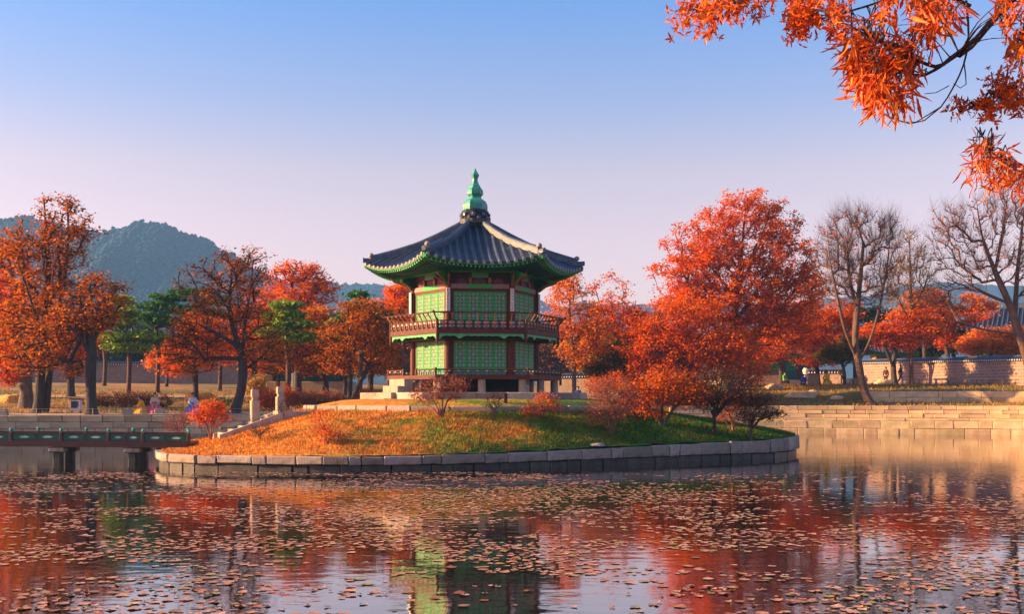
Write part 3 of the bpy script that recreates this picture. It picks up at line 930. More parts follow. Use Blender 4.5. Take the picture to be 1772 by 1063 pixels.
# frieze above the upper doors
for k in range(6):
    hx = RC / 2 - .12
    face_obj('frieze_beam', MB().box(-.55, .55, -AW - .05, -AW + .06, Zp(7.275), Zp(7.47)).mesh('frieze_beam', MT['green']), k)
    for s in (-1, 1):
        x0, x1 = sorted((s * .553, s * hx))
        face_obj('frieze_end', MB().box(x0, x1, -AW - .05, -AW + .06, Zp(7.275), Zp(7.47)).mesh('frieze_end', MT['pinkgrey']), k)
    face_obj('frieze_field', MB().box(-hx - .1, hx + .1, -AW - .0, -AW + .05, Zp(7.475), Zp(8.02)).mesh('frieze_field', MT['red_dark']), k)
    for (cx, w_) in ((-.80, .42), (0, .56), (.80, .42)):
        arch = [(cx - w_ / 2, 7.48)] + [(cx - w_ / 2 * math.cos(t * PI / 8), 7.52 + .20 * math.sin(t * PI / 8)) for t in range(9)] + [(cx + w_ / 2, 7.48)]
        face_obj('arched_panel', MB().prism([(u, Zp(w)) for u, w in arch], lambda u, w, t: (u, t, w), -AW - .03, -AW - .004).mesh('arched_panel', MT['purple']), k)
    for x in (-.42, .42):
        fl = MB().prism([(x - .05, Zp(7.475)), (x + .05, Zp(7.475)), (x + .085, Zp(7.62)), (x + .04, Zp(7.74)), (x - .04, Zp(7.74)), (x - .085, Zp(7.62))],
                        lambda u, w, t: (u, t, w), -AW - .10, -AW - .035)
        face_obj('flower_block', fl.mesh('flower_block', MT['tan']), k)
    face_obj('frieze_band', MB().box(-.36, .36, -AW - .07, -AW - .005, Zp(7.745), Zp(7.96)).mesh('frieze_band', MT['green_pale']), k)
    face_obj('purlin', MB().tube([(-RC / 2 - .25, -AW - .06, Zp(8.05)), (RC / 2 + .25, -AW - .06, Zp(8.05))], .085, 8).mesh('purlin', MT['green']), k)

# wing brackets at every column: radial plus one per adjoining face
def wing(l, h):
    return [(0, 0), (0, h), (l * .55, h), (l * .98, h * .80), (l * 1.0, h * .66), (l * .72, h * .58), (l * .55, h * .40), (l * .34, h * .32), (l * .22, h * .06), (l * .12, -h * .10)]
for k in range(6):
    p = on_face(k, RC / 2, -AW, 0)
    for j, (da, l, h, w) in enumerate(((0, .95, .58, .07), (-PI / 6, .62, .52, .055), (PI / 6, .62, .52, .055))):
        br = MB().prism(wing(l, h), lambda u, v_, t: (t, -u, v_), -w, w)
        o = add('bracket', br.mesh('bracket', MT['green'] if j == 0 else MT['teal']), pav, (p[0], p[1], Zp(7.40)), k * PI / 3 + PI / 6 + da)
        tg = MB()
        pts = [(0, -(l * .10 + .08), -.03), (0, -(l * .24 + .08), .10), (0, -(l * .40 + .08), h * .36), (0, -(l * .60 + .08), h * .50), (0, -(l * .86 + .10), h * .64), (0, -(l * 1.0 + .10), h * .90)]
        tg.tube(pts, [.03, .05, .04, .045, .04, .02], 6)
        tg.build('bracket_tongue', MT['tan'], o)

# ---- roof
zr_R = [.3, .71, 1.78, 2.67, 3.56, 4.51, 5.05]
zr_Z = [10.50, 10.25, 9.68, 9.27, 8.97, 8.70, 8.58]
zc_A = [.3, .61, 1.54, 2.3, 3.08, 3.9, 4.4]
zc_Z = [10.42, 10.20, 9.55, 9.07, 8.67, 8.32, 8.14]
def roof_z(a, v):
    q = min(1.0, abs(v) / max(1e-6, a * T30))
    c_ = np.interp(a, zc_A, zc_Z); r_ = np.interp(a / C30, zr_R, zr_Z)
    return float(c_ + (r_ - c_) * q ** 2.3)
def eave_a(v): return 4.24 + .10 * (v / 2.5) ** 2
RE = 4.34 / C30
slope = MB()
def slope_pt(u, t):
    # u across, t from top to eave
    a0 = .42
    v_e = (u * 2 - 1)
    a1 = eave_a(v_e * 2.5)
    a = a0 + (a1 - a0) * t
    v = v_e * a * T30
    return (v, -a, Zp(roof_z(a, v)))
slope.grid(slope_pt, 24, 18)
def soff_pt(u, t):
    v_e = u * 2 - 1
    a1 = eave_a(v_e * 2.5) - .03
    a = AW - .02 + (a1 - AW + .02) * t
    v = v_e * a * T30
    ze = roof_z(a1, v_e * a1 * T30) - .17
    z0 = 8.10
    return (v, -a, Zp(z0 + (ze - z0) * t ** 1.3))
soff = MB().grid(soff_pt, 24, 6)
fas = MB()
def fas_pt(u, t):
    v_e = u * 2 - 1; a1 = eave_a(v_e * 2.5) - .005
    return (v_e * a1 * T30, -a1 - .0, Zp(roof_z(a1, v_e * a1 * T30) - .012 - .11 * t))
fas.grid(fas_pt, 24, 1)
slope_me = slope.mesh('roof_slope', MT['tile'], True)
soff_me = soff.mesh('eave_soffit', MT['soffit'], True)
fas_me = fas.mesh('eave_board', MT['green'])
# rafters, one joined part per face: too fine to pick apart
raf = MB(); raf2 = MB()
for i in range(27):
    u = (i + .5) / 27; v_e = u * 2 - 1
    for (t0, t1, w, hh, mb) in ((.15, .80, .040, .075, raf2), (.66, 1.0, .036, .07, raf)):
        p0, p1 = Vector(soff_pt(u, t0)), Vector(soff_pt(u, t1))
        d = (p1 - p0).normalized(); s_ = d.cross(Vector((0, 0, 1))).normalized() * w; up = Vector((0, 0, hh))
        drop = Vector((0, 0, -.005)) if mb is raf2 else Vector((0, 0, .02))
        vv = [p0 - s_ + drop, p0 + s_ + drop, p1 + s_ + drop, p1 - s_ + drop]
        mb.raw(vv + [q - up for q in vv], [(0, 1, 2, 3), (7, 6, 5, 4), (0, 4, 5, 1), (1, 5, 6, 2), (2, 6, 7, 3), (3, 7, 4, 0)])
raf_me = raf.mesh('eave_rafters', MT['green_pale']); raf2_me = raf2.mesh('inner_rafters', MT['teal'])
row_v = [(-2.34 + 4.68 * i / 14) for i in range(15)]
rows = []
def half_tube(pts, r, n=6):
    m = MB(); P = [Vector(p) for p in pts]
    base = 0
    for i, p in enumerate(P):
        st = r * (1.0 if i % 2 == 0 else .90)
        for k in range(n + 1):
            g = PI * k / n
            m.v.append((p.x + st * math.cos(g), p.y, p.z + st * math.sin(g) * .95 - .01))
    for i in range(len(P) - 1):
        for k in range(n):
            a_ = i * (n + 1) + k
            m.f.append((a_, a_ + n + 1, a_ + n + 2, a_ + 1))
    l = (len(P) - 1) * (n + 1)
    m.f.append(tuple(l + k for k in range(n + 1)))
    return m
for v0 in row_v:
    a_top = max(.55, abs(v0) / T30 + .05); a_bot = eave_a(v0) + .03
    if a_bot - a_top < .12: a_top = a_bot - .15
    n = max(2, int((a_bot - a_top) / .26))
    pts = []
    for i in range(n):
        for fr2 in (0.0, .97):
            a = a_top + (a_bot - a_top) * (i + fr2) / n
            pts.append((v0, -a, Zp(roof_z(a, v0))))
    rows.append((half_tube(pts, .078).mesh('tile_row', MT['tile_row'], False), (v0, -a_bot - .008, Zp(roof_z(a_bot, v0)) + .005)))
cap_me = MB().lathe([(.072, -.012), (.078, 0), (.06, .012)], 10).mesh('tile_end_disc', MT['tile_end'])
for k in range(6):
    face_obj('roof_slope', slope_me, k); face_obj('eave_soffit', soff_me, k); face_obj('eave_board', fas_me, k)
    tag(face_obj('eave_rafters', raf_me, k), kind='stuff'); tag(face_obj('inner_rafters', raf2_me, k), kind='stuff')
    for (me, pe) in rows:
        r_ = face_obj('tile_row', me, k)
        c = add('tile_end_disc', cap_me, r_, pe); c.rotation_euler = (PI / 2, 0, 0)
# concave tile lips between rows along the eave
lip = MB()
for i in range(14):
    vm = (row_v[i] + row_v[i + 1]) / 2; a = eave_a(vm)
    z = Zp(roof_z(a, vm))
    lip.raw([(vm - .10, -a - .02, z + .015), (vm + .10, -a - .02, z + .015), (vm + .07, -a - .03, z - .075), (vm, -a - .035, z - .10), (vm - .07, -a - .03, z - .075)], [(4, 3, 2, 1, 0)])
lip_me2 = lip.mesh('eave_tile_lips', MT['tile'])
for k in range(6): tag(face_obj('eave_tile_lips', lip_me2, k), kind='stuff')

# hip ridges
def hip(Rs, w, dz0, dz1):
    m = MB(); n = len(Rs)
    prof = [(-w, dz0), (-w, dz1 - .07), (-w * 1.15, dz1 - .07), (-w * .9, dz1), (0, dz1 + .05), (w * .9, dz1), (w * 1.15, dz1 - .07), (w, dz1 - .07), (w, dz0)]
    for R_, zz in Rs:
        for (x, dz) in prof: m.v.append((x, -R_, Zp(zz + dz)))
    q = len(prof)
    for i in range(n - 1):
        for k in range(q):
            m.f.append((i * q + k, i * q + (k + 1) % q, (i + 1) * q + (k + 1) % q, (i + 1) * q + k))
    m.f.append(tuple(reversed(range(q)))); m.f.append(tuple((n - 1) * q + k for k in range(q)))
    return m
Rs = []
for i in range(23):
    R_ = .5 + (4.72 - .5) * i / 22
    Rs.append((R_, float(np.interp(R_, zr_R, zr_Z))))
hip_me = hip(Rs, .105, -.05, .25).mesh('hip_ridge', MT['tile_row'])
hip2_me = hip([(R_, float(np.interp(R_, zr_R, zr_Z)) + .03 * i) for i, R_ in enumerate((4.725, 4.85, 4.98, 5.06))], .085, -.04, .12).mesh('hip_tip', MT['tile_row'])
knob_me = MB().lathe([(.05, -.02), (.115, .03), (.125, .10), (.09, .17), (.03, .20)], 10).mesh('ridge_knob', MT['tile_end'], True)
ang_me = MB().prism([(4.0, -.35), (4.98, -.22), (5.0, -.10), (4.9, -.06), (2.6, -.20), (2.6, -.46)], lambda u, w, t: (t, -u, Zp(float(np.interp(u, zr_R, zr_Z)) + w) if u > 3 else Zp(8.35 + w)), -.075, .075).mesh('corner_rafter', MT['green'])
for k in range(6):
    g = k * PI / 3 + PI / 6
    add('hip_ridge', hip_me, pav, (0, 0, 0), g); add('hip_tip', hip2_me, pav, (0, 0, 0), g)
    add('ridge_knob', knob_me, pav, (4.70 * math.sin(g), -4.70 * math.cos(g), Zp(8.86)), g)
    add('corner_rafter', ang_me, pav, (0, 0, 0), g)

# crown of tiles and the hexagonal finial
crown = MB().lathe([(.70, Zp(10.42)), (.72, Zp(10.62)), (.62, Zp(10.68)), (.66, Zp(10.80)), (.60, Zp(10.86)), (.64, Zp(10.99)), (.50, Zp(11.10))], 12, rot=PI / 12)
crown.build('roof_crown', MT['tile'], pav)
for i in range(18):
    g = 2 * PI * i / 18
    c = MB().lathe([(.085, -.05), (.105, 0), (.06, .05)], 8)
    o = c.build('crown_tile', MT['tile_row'], pav, (.66 * math.cos(g), .66 * math.sin(g), Zp(10.66 + (.16 if i % 2 else .02)))); o.rotation_euler = (PI / 2, 0, g + PI / 2)
fin = MB().lathe([(.56, Zp(11.06)), (.575, Zp(11.20)), (.56, Zp(11.34)), (.49, Zp(11.48)), (.36, Zp(11.58)), (.29, Zp(11.62)), (.27, Zp(11.67)), (.30, Zp(11.72)),
                  (.37, Zp(11.80)), (.375, Zp(11.92)), (.33, Zp(12.03)), (.25, Zp(12.12)), (.24, Zp(12.17)), (.17, Zp(12.27)), (.125, Zp(12.40)), (.12, Zp(12.52)),
                  (.155, Zp(12.60)), (.185, Zp(12.68)), (.15, Zp(12.75)), (.075, Zp(12.86)), (.012, Zp(13.0))], 6, rot=PI / 2 - PI / 6 + PI / 3)
fin.build('finial', MT['finial'], pav)

# vertical plaques with brushed characters on the upper columns
rr = random.Random(5)
pl = MB().cbox(-.085, .085, -.018, .018, 0, 1.0, .01).mesh('plaque', MT['plaque'])
for (k, s) in ((0, -1), (0, 1), (5, -1), (1, 1)):
    x = s * (RC / 2) + (-.0 if True else 0)
    o = add('plaque', pl, pav, on_face(k, x * 1.0, -AW - .185, Zp(6.28)), k * PI / 3)
    ink = MB()
    for c_ in range(7):
        zc_ = .90 - c_ * .135
        for _ in range(5):
            x0, z0 = rr.uniform(-.045, .02), zc_ + rr.uniform(-.045, .045)
            if rr.random() < .55: ink.box(x0, x0 + rr.uniform(.03, .06), -.0215, -.019, z0, z0 + .010)
            else: ink.box(x0, x0 + .010, -.0225, -.019, z0 - .02, z0 + .03)
    ink.build('characters', MT['ink'], o)

# stone steps up to the deck opening (own thing)
steps = empty('pavilion_steps', (0, 0, 0), 0, 'sunlit pale stone steps leading up to the pavilion deck', 'steps')
sx = PAV_A + 5 * PI / 3
c0 = Vector((IC[0], IC[1], 0)) + Vector((math.sin(sx), -math.cos(sx), 0)) * 3.62
steps.location = (c0.x, c0.y, 2.2); steps.rotation_euler = (0, 0, sx)
for i, (y0, zt) in enumerate(((0, 3.34), (-.453, 3.04), (-.786, 2.76), (-1.119, 2.50))):
    MB().cbox(-.75, .50, y0 - (.45 if i == 0 else .33), y0, 0, zt - 2.2, .02, .006, rs_).build('step', MT['stone_pale'], steps)
MB().cbox(-1.0, -.76, -1.1, -.05, 0, .40, .03).build('cheek', MT['stone_pale'], steps)

# ------------------------------------------------------------------ trees and shrubs
def resample(P, step):
    P = np.array(P, float); out = [P[0]]
    # smooth with catmull through the points
    n = len(P)
    for i in range(n - 1):
        p0, p1, p2, p3 = P[max(i - 1, 0)], P[i], P[i + 1], P[min(i + 2, n - 1)]
        m = max(1, int(np.linalg.norm(p2 - p1) / step))
        for j in range(1, m + 1):
            t = j / m
            out.append(.5 * ((2 * p1) + (-p0 + p2) * t + (2 * p0 - 5 * p1 + 4 * p2 - p3) * t * t + (-p0 + 3 * p1 - 3 * p2 + p3) * t ** 3))
    return np.array(out)

class Tubes:
    def __init__(s): s.v, s.f, s.b = [], [], 0
    def chain(s, P, r, n):
        P = np.asarray(P, float); r = np.asarray(r, float); m = len(P)
        T = np.empty_like(P); T[1:-1] = P[2:] - P[:-2]; T[0] = P[1] - P[0]; T[-1] = P[-1] - P[-2]
        T /= (np.linalg.norm(T, axis=1, keepdims=True) + 1e-9)
        ref = np.array([.31, .17, .94]) if abs(T[:, 2]).mean() < .8 else np.array([.94, .31, .1])
        A = np.cross(T, ref); A /= (np.linalg.norm(A, axis=1, keepdims=True) + 1e-9)
        B = np.cross(T, A)
        g = np.arange(n) * 2 * PI / n
        V = P[:, None] + r[:, None, None] * (A[:, None] * np.cos(g)[None, :, None] + B[:, None] * np.sin(g)[None, :, None])
        s.v.append(V.reshape(-1, 3))
        i = np.arange(m - 1)[:, None] * n; k = np.arange(n)[None]; k2 = (k + 1) % n
        F = np.stack([i + k, i + k2, i + n + k2, i + n + k], -1).reshape(-1, 4) + s.b
        s.f.append(F); s.b += m * n
    def mesh(s, name, m): return np_mesh(name, np.concatenate(s.v), np.concatenate(s.f), m, True)

def leaf_cards(P, size, rng, flat=.5, long=1.5, three=False):
    """diamond leaves around points P; normals biased upwards by flat"""
    n = len(P)
    nrm = rng.normal(size=(n, 3)); nrm /= np.linalg.norm(nrm, axis=1, keepdims=True)
    nrm[:, 2] = np.abs(nrm[:, 2]) + flat; nrm /= np.linalg.norm(nrm, axis=1, keepdims=True)
    a = rng.normal(size=(n, 3)); a -= (a * nrm).sum(1, keepdims=True) * nrm; a /= (np.linalg.norm(a, axis=1, keepdims=True) + 1e-9)
    b = np.cross(nrm, a)
    s = (size * rng.uniform(.6, 1.35, n))[:, None]
    fold = nrm * s * .18
    V = np.stack([P - a * s * long * .5, P + b * s * .5 + fold, P + a * s * long * .5, P - b * s * .5 + fold], 1).reshape(-1, 3)
    return V, np.arange(4 * n).reshape(-1, 4)

def grow(root, trunks, targets, clear, rng, step=.35, bend=.35, up=.25, wpath=.30, sag=0.0):
    """trunks: list of polylines (first starts at the ground). returns chains [(indices)], pos, count"""
    pos, par, pl = [], [], []
    chains = []
    for t in trunks:
        Q = resample(t, step)
        if not pos:
            pos.append(Q[0]); par.append(-1); pl.append(0.0); start = 0
        else:
            d = np.linalg.norm(np.array(pos) - Q[0], axis=1); start = int(d.argmin())
        ch = [start]
        for q in Q[1:]:
            pos.append(q); par.append(ch[-1]); pl.append(pl[ch[-1]] + np.linalg.norm(q - pos[ch[-1]])); ch.append(len(pos) - 1)
        chains.append(ch)
    cap = len(pos) + len(targets) * 14
    PA = np.zeros((cap, 3)); PA[:len(pos)] = pos
    PL = np.zeros(cap); PL[:len(pl)] = pl
    n = len(pos); par = list(par)
    ok = np.zeros(cap, bool); ok[:n] = PL[:n] > clear
    cen = PA[:n][ok[:n]].mean(0)
    order = np.argsort(np.linalg.norm((targets - cen), axis=1) + rng.uniform(0, .8, len(targets)))
    for ti in order:
        t = targets[ti]
        d = t - PA[:n]; dist = np.linalg.norm(d, axis=1)
        cost = dist + wpath * PL[:n] + np.where(d[:, 2] < -.2, .6 * np.abs(d[:, 2]), 0)
        cost[~ok[:n]] = 1e9
        i = int(cost.argmin())
        p = PA[i].copy(); L_ = dist[i]
        if L_ < .08: continue
        tan = PA[i] - PA[par[i]] if par[i] >= 0 else np.array([0, 0, 1.]); tan = tan / (np.linalg.norm(tan) + 1e-9)
        m = max(2, min(12, int(L_ / step)))
        c1 = p + (tan * bend + (t - p) / L_ * .5 + np.array([0, 0, up]) * .4) * L_ * .45 + rng.normal(0, .05, 3) * L_
        c2 = t - (t - p) * .25 + np.array([0, 0, -sag * L_]) + rng.normal(0, .05, 3) * L_
        ch = [i]
        for j in range(1, m + 1):
            s = j / m
            q = (1 - s) ** 3 * p + 3 * (1 - s) ** 2 * s * c1 + 3 * (1 - s) * s * s * c2 + s ** 3 * t
            if j < m: q = q + rng.normal(0, .018, 3) * min(L_, 2)
            PA[n] = q; par.append(ch[-1]); PL[n] = PL[ch[-1]] + np.linalg.norm(q - PA[ch[-1]]); ok[n] = True
            ch.append(n); n += 1
        chains.append(ch)
    cnt = np.zeros(n)
    haskid = np.zeros(n, bool)
    for i in range(1, n):
        if par[i] >= 0: haskid[par[i]] = True
    cnt[~haskid] = 1
    for i in range(n - 1, 0, -1):
        if par[i] >= 0: cnt[par[i]] += cnt[i]
    return chains, PA[:n], cnt, haskid

def lobe_points(lobes, d, n, rng, shell=.55, dk=.8):
    """lobes in photo pixels (x, y, rx, ry[, depth offset m[, weight]]) at depth d -> points in space"""
    w = np.array([(l[2] * l[3]) * (l[5] if len(l) > 5 else 1.0) for l in lobes], float); w /= w.sum()
    k = rng.choice(len(lobes), n, p=w)
    u = rng.normal(size=(n, 3)); u /= np.linalg.norm(u, axis=1, keepdims=True)
    r = rng.uniform(0, 1, n) ** (1 / (2.0 + 2 * shell))
    u *= r[:, None]
    out = np.zeros((n, 3)); s = d / FPX
    for i in range(n):
        l = lobes[k[i]]
        c = at(l[0], l[1], d)
        dy = l[4] if len(l) > 4 else 0
        out[i] = (c.x + u[i, 0] * l[2] * s, c.y + dy + u[i, 1] * min(l[2], l[3] * 1.4) * s * dk, c.z + u[i, 2] * l[3] * s)
    return out

def tree(name, label, cat, d, trunks, lobes, bark, leaf, n_cl=300, n_leaf=30, size=.10, base_r=.25, clear=2.0, seed=1, twigs=0, tip=.012,
         spread=.35, flat=.5, group=None, gfun=gz, shell=.55, long=1.5, sides=(8, 4), wpath=.30, dk=.8, vflat=.55, up=.25, twl=.5, rise=.35):
    rng = np.random.default_rng(seed)
    T3 = []
    for ti, t in enumerate(trunks):
        q = []
        for i, p in enumerate(t):
            dd = d + (p[2] if len(p) > 2 else 0)
            q.append(np.array(at(p[0], p[1], dd)))
        T3.append(q)
    b0 = T3[0][0]
    b0[2] = gfun(b0[0], b0[1]) - .06
    for t in T3[1:]:
        if t[0][2] < b0[2] + .5: t[0][2] = gfun(t[0][0], t[0][1]) - .05
    targets = lobe_points(lobes, d, n_cl, rng, shell, dk)
    targets[:, 2] = np.maximum(targets[:, 2], b0[2] + .15)
    chains, P, cnt, hk = grow(b0, T3, targets, clear, rng, wpath=wpath, up=up)
    root = empty(name, tuple(b0), 0, label, cat, group)
    P = P - b0
    rad = tip + (base_r - tip) * (cnt / cnt.max()) ** .52
    tb = Tubes()
    for ci, ch in enumerate(chains):
        r = rad[ch].copy()
        if ci < len(trunks):
            hgt = np.linalg.norm(P[ch] - P[ch[0]], axis=1)
            if ci == 0: r = r * (.92 + .55 * np.exp(-hgt / (base_r * 1.3)))      # root flare
        else:
            r[0] = min(r[0], r[1] * 1.15)
        tb.chain(P[ch], r, sides[0] if ci < len(trunks) else sides[1])
    ends = P[[c[-1] for c in chains[len(trunks):]]]
    dirs = P[[c[-1] for c in chains[len(trunks):]]] - P[[c[-2] for c in chains[len(trunks):]]]
    dirs /= (np.linalg.norm(dirs, axis=1, keepdims=True) + 1e-9)
    if twigs:
        for e_, dr in zip(ends, dirs):
            for _ in range(twigs):
                q = dr * .8 + rng.normal(0, .55 if rise < .5 else .38, 3) + np.array([0, 0, rise]); q /= np.linalg.norm(q)
                l_ = twl * rng.uniform(.5, 1.3)
                st = e_ - dr * rng.uniform(0, .5) * twl
                mid = st + q * l_ * .5 + rng.normal(0, .05, 3) * l_
                tb.chain([st, mid, st + q * l_ + np.array([0, 0, .08 * l_])], [tip * .75, tip * .55, tip * .25], 3)
    add('trunk', tb.mesh('trunk', bark), root)
    if n_leaf:
        n = len(ends)
        kk = rng.poisson(n_leaf, n)
        C = np.repeat(ends, kk, axis=0)
        D = np.repeat(dirs, kk, axis=0)
        off = rng.normal(0, 1, (len(C), 3)) * spread; off[:, 2] *= vflat
        C = C + off - D * rng.uniform(0, .6, len(C))[:, None] * spread
        V, F = leaf_cards(C, size, rng, flat, long)
        add('crown', np_mesh('crown', V, F, leaf), root)
    return root

BK, BL, TW, TP, BP = MT['bark'], MT['bark_light'], MT['twig'], MT['twig_pink'], MT['bark_pine']

# --- the stand on the shaded bank, photo left
G1 = 'trees on the shaded bank'
tree('maple_tree', 'twin stemmed rust tree with bare spiky top rising highest above the mountain', 'tree', 66,
     [[(66, 716), (70, 660), (72, 600), (78, 540), (84, 470), (80, 400), (76, 345)], [(80, 712, .3), (86, 640, .5), (96, 560, 1), (112, 480, 1.2), (118, 400, .8), (116, 345, .6)],
      [(88, 620, .6), (60, 540, -1), (30, 450, -1.5)]],
     [(75, 470, 60, 60), (115, 430, 38, 45), (82, 380, 16, 45), (120, 370, 20, 40), (30, 430, 32, 40), (120, 530, 60, 45), (55, 560, 70, 55), (145, 400, 18, 25), (30, 390, 15, 15, 0, .5)],
     BK, MT['L_rust'], 430, 23, 0.128, .36, 3.5, 101, twigs=2, spread=0.31, group=G1)
tree('maple_tree', 'dark straight trunked rust tree beside the white notice box on the bank edge', 'tree', 64.8,
     [[(158, 724), (157, 660), (158, 600), (150, 560), (138, 520)], [(158, 602, .2), (176, 550, .8), (196, 500, 1)], [(156, 612, 0), (130, 575, -.8), (100, 560, -1)]],
     [(150, 540, 55, 40), (190, 530, 30, 45), (110, 570, 50, 30), (205, 490, 16, 18, 0, .6), (165, 490, 30, 25), (60, 620, 60, 26), (130, 640, 20, 20)],
     BK, MT['L_rust'], 260, 24, 0.128, .32, 5.0, 102, twigs=2, spread=0.30, group=G1)
tree('maple_tree', 'thick pale trunked red tree at the picture edge behind the straw mounds', 'tree', 71,
     [[(45, 690), (45, 640), (44, 590), (30, 520), (14, 440)], [(44, 600, 0), (70, 540, .6), (80, 500, 1)]],
     [(0, 470, 50, 60), (-20, 560, 70, 70), (35, 520, 40, 50), (10, 620, 50, 40), (5, 650, 30, 22), (20, 600, 30, 40), (-40, 420, 40, 40)],
     BL, MT['L_red'], 340, 32, 0.136, .40, 4.0, 103, spread=0.31, group=G1)
tree('maple_tree', 'red low branching tree between the twin stem tree and the garden wall', 'tree', 84,
     [[(122, 672), (122, 640), (118, 600), (105, 560)]], [(95, 600, 75, 38), (60, 560, 60, 40), (140, 580, 40, 40), (20, 590, 40, 40)], BK, MT['L_red'], 240, 32, 0.160, .3, 2.4, 104, spread=0.37, group=G1)
tree('oak_tree', 'forked dark tree with thin rust crown standing behind the island stone stairs', 'tree', 67,
     [[(405, 718), (418, 670), (420, 625), (410, 590), (398, 540), (400, 490), (402, 460)], [(420, 630, .1), (424, 560, .8), (434, 500, 1), (438, 450, 1)],
      [(398, 540, .1), (370, 500, -1), (330, 485, -1.5)], [(412, 600, 0), (380, 580, -.8), (340, 560, -1.4)], [(424, 640, 0), (450, 620, .6), (480, 590, 1)]],
     [(400, 465, 50, 35, 0, .6), (340, 490, 45, 30, 0, .8), (430, 480, 35, 35), (350, 560, 60, 40), (330, 620, 60, 32), (440, 560, 45, 40), (465, 610, 45, 35), (310, 590, 30, 40), (440, 445, 30, 16, 0, .5), (390, 520, 60, 40)],
     BK, MT['L_rust'], 420, 20, 0.120, .30, 3.0, 105, twigs=3, spread=0.28, group=G1)
tree('cherry_tree', 'dark trunk leaning sharply towards the pavilion with sparse rusty leaves', 'tree', 71,
     [[(602, 702), (620, 668), (640, 632), (658, 600), (672, 570), (694, 545)], [(640, 634, 0), (612, 600, -.8), (600, 560, -1)], [(604, 695, .1), (606, 650, .4), (602, 610, .6)]],
     [(640, 560, 45, 35), (600, 585, 45, 32), (675, 540, 20, 26, 0, .6), (580, 620, 40, 25), (660, 610, 30, 25), (620, 540, 30, 25)],
     BK, MT['L_rust'], 260, 27, 0.112, .24, 2.0, 106, twigs=3, spread=0.27, group=G1)
tree('maple_tree', 'broad low orange tree over the lawn behind the blue dressed sitter', 'tree', 82,
     [[(338, 676), (338, 650), (335, 620), (330, 590)]], [(330, 615, 55, 34), (370, 600, 45, 34), (300, 630, 30, 22), (345, 570, 45, 30)], BK, MT['L_orange'], 240, 32, 0.136, .22, 1.6, 107, spread=0.31, group=G1)
tree('oak_tree', 'tall rounded orange crowned tree showing above the stand against pink sky', 'tree', 100,
     [[(515, 665), (515, 600), (512, 540), (505, 490), (515, 455)], [(512, 560, 0), (540, 510, .5), (560, 490, 1)]],
     [(515, 466, 36, 22), (485, 480, 26, 20), (540, 480, 22, 24), (515, 510, 55, 32), (565, 505, 24, 24), (500, 545, 60, 35)], BK, MT['L_orange'], 320, 28, 0.152, .36, 4, 108, spread=0.31, group=G1)
tree('oak_tree', 'wide russet tree filling the gap before the dark kiosk', 'tree', 84,
     [[(565, 680), (562, 640), (560, 600), (555, 560)]], [(550, 590, 55, 45), (520, 620, 45, 32), (590, 600, 40, 40), (540, 550, 40, 30), (480, 600, 40, 40)], BK, MT['L_rust'], 300, 32, 0.152, .26, 2.4, 109, spread=0.33, group=G1)
tree('oak_tree', 'brownish orange tree half hidden by the leaning trunk', 'tree', 88,
     [[(640, 676), (642, 640), (640, 600), (645, 560)]], [(640, 585, 50, 40), (665, 620, 35, 30), (610, 620, 40, 30), (650, 550, 35, 30)], BK, MT['L_rust'], 260, 32, 0.152, .24, 2.2, 110, spread=0.33, group=G1)
tree('maple_tree', 'vivid orange crown peeking out beside the pavilion roof under the far hills', 'tree', 96,
     [[(700, 672), (700, 610), (698, 560), (696, 520)]], [(700, 515, 36, 28), (690, 545, 36, 30), (715, 560, 30, 40), (680, 510, 16, 14)], BK, MT['L_orange'], 240, 31, 0.152, .26, 4, 111, spread=0.30, group=G1)
tree('maple_tree', 'deep orange filler tree standing before the long garden wall', 'tree', 96,
     [[(440, 668), (440, 630), (438, 590), (440, 550)]], [(440, 560, 55, 40), (410, 600, 50, 35), (470, 570, 40, 40), (450, 520, 30, 24)], BK, MT['L_red'], 280, 31, 0.160, .26, 3, 112, spread=0.33, group=G1)
tree('oak_tree', 'low irregular russet tree hiding the garden wall behind the stone pillars', 'tree', 106,
     [[(480, 664), (482, 640), (476, 615), (484, 590)]], [(478, 612, 50, 20), (510, 632, 34, 14), (450, 636, 30, 12), (490, 585, 30, 18)], BK, MT['L_rust'], 240, 36, .17, .22, 1.4, 113, spread=.40, group=G1)
tree('oak_tree', 'brown olive thicket tree beside the kiosk under the pointed pine', 'tree', 100,
     [[(596, 668), (598, 640), (592, 612), (600, 585)]], [(598, 610, 46, 22), (630, 634, 36, 16), (570, 634, 30, 14), (680, 630, 30, 18), (672, 600, 30, 20)], BK, MT['L_olive'], 260, 36, .17, .22, 1.2, 114, spread=.40, group=G1)
tree('maple_tree', 'small ragged amber tree in front of the garden wall by the low orange tree', 'tree', 112,
     [[(288, 658), (290, 640), (284, 620), (292, 600)]], [(292, 615, 30, 16), (270, 628, 20, 10), (310, 600, 22, 14)], BK, MT['L_amber'], 150, 32, .16, .16, 1.2, 115, spread=.36, group=G1)
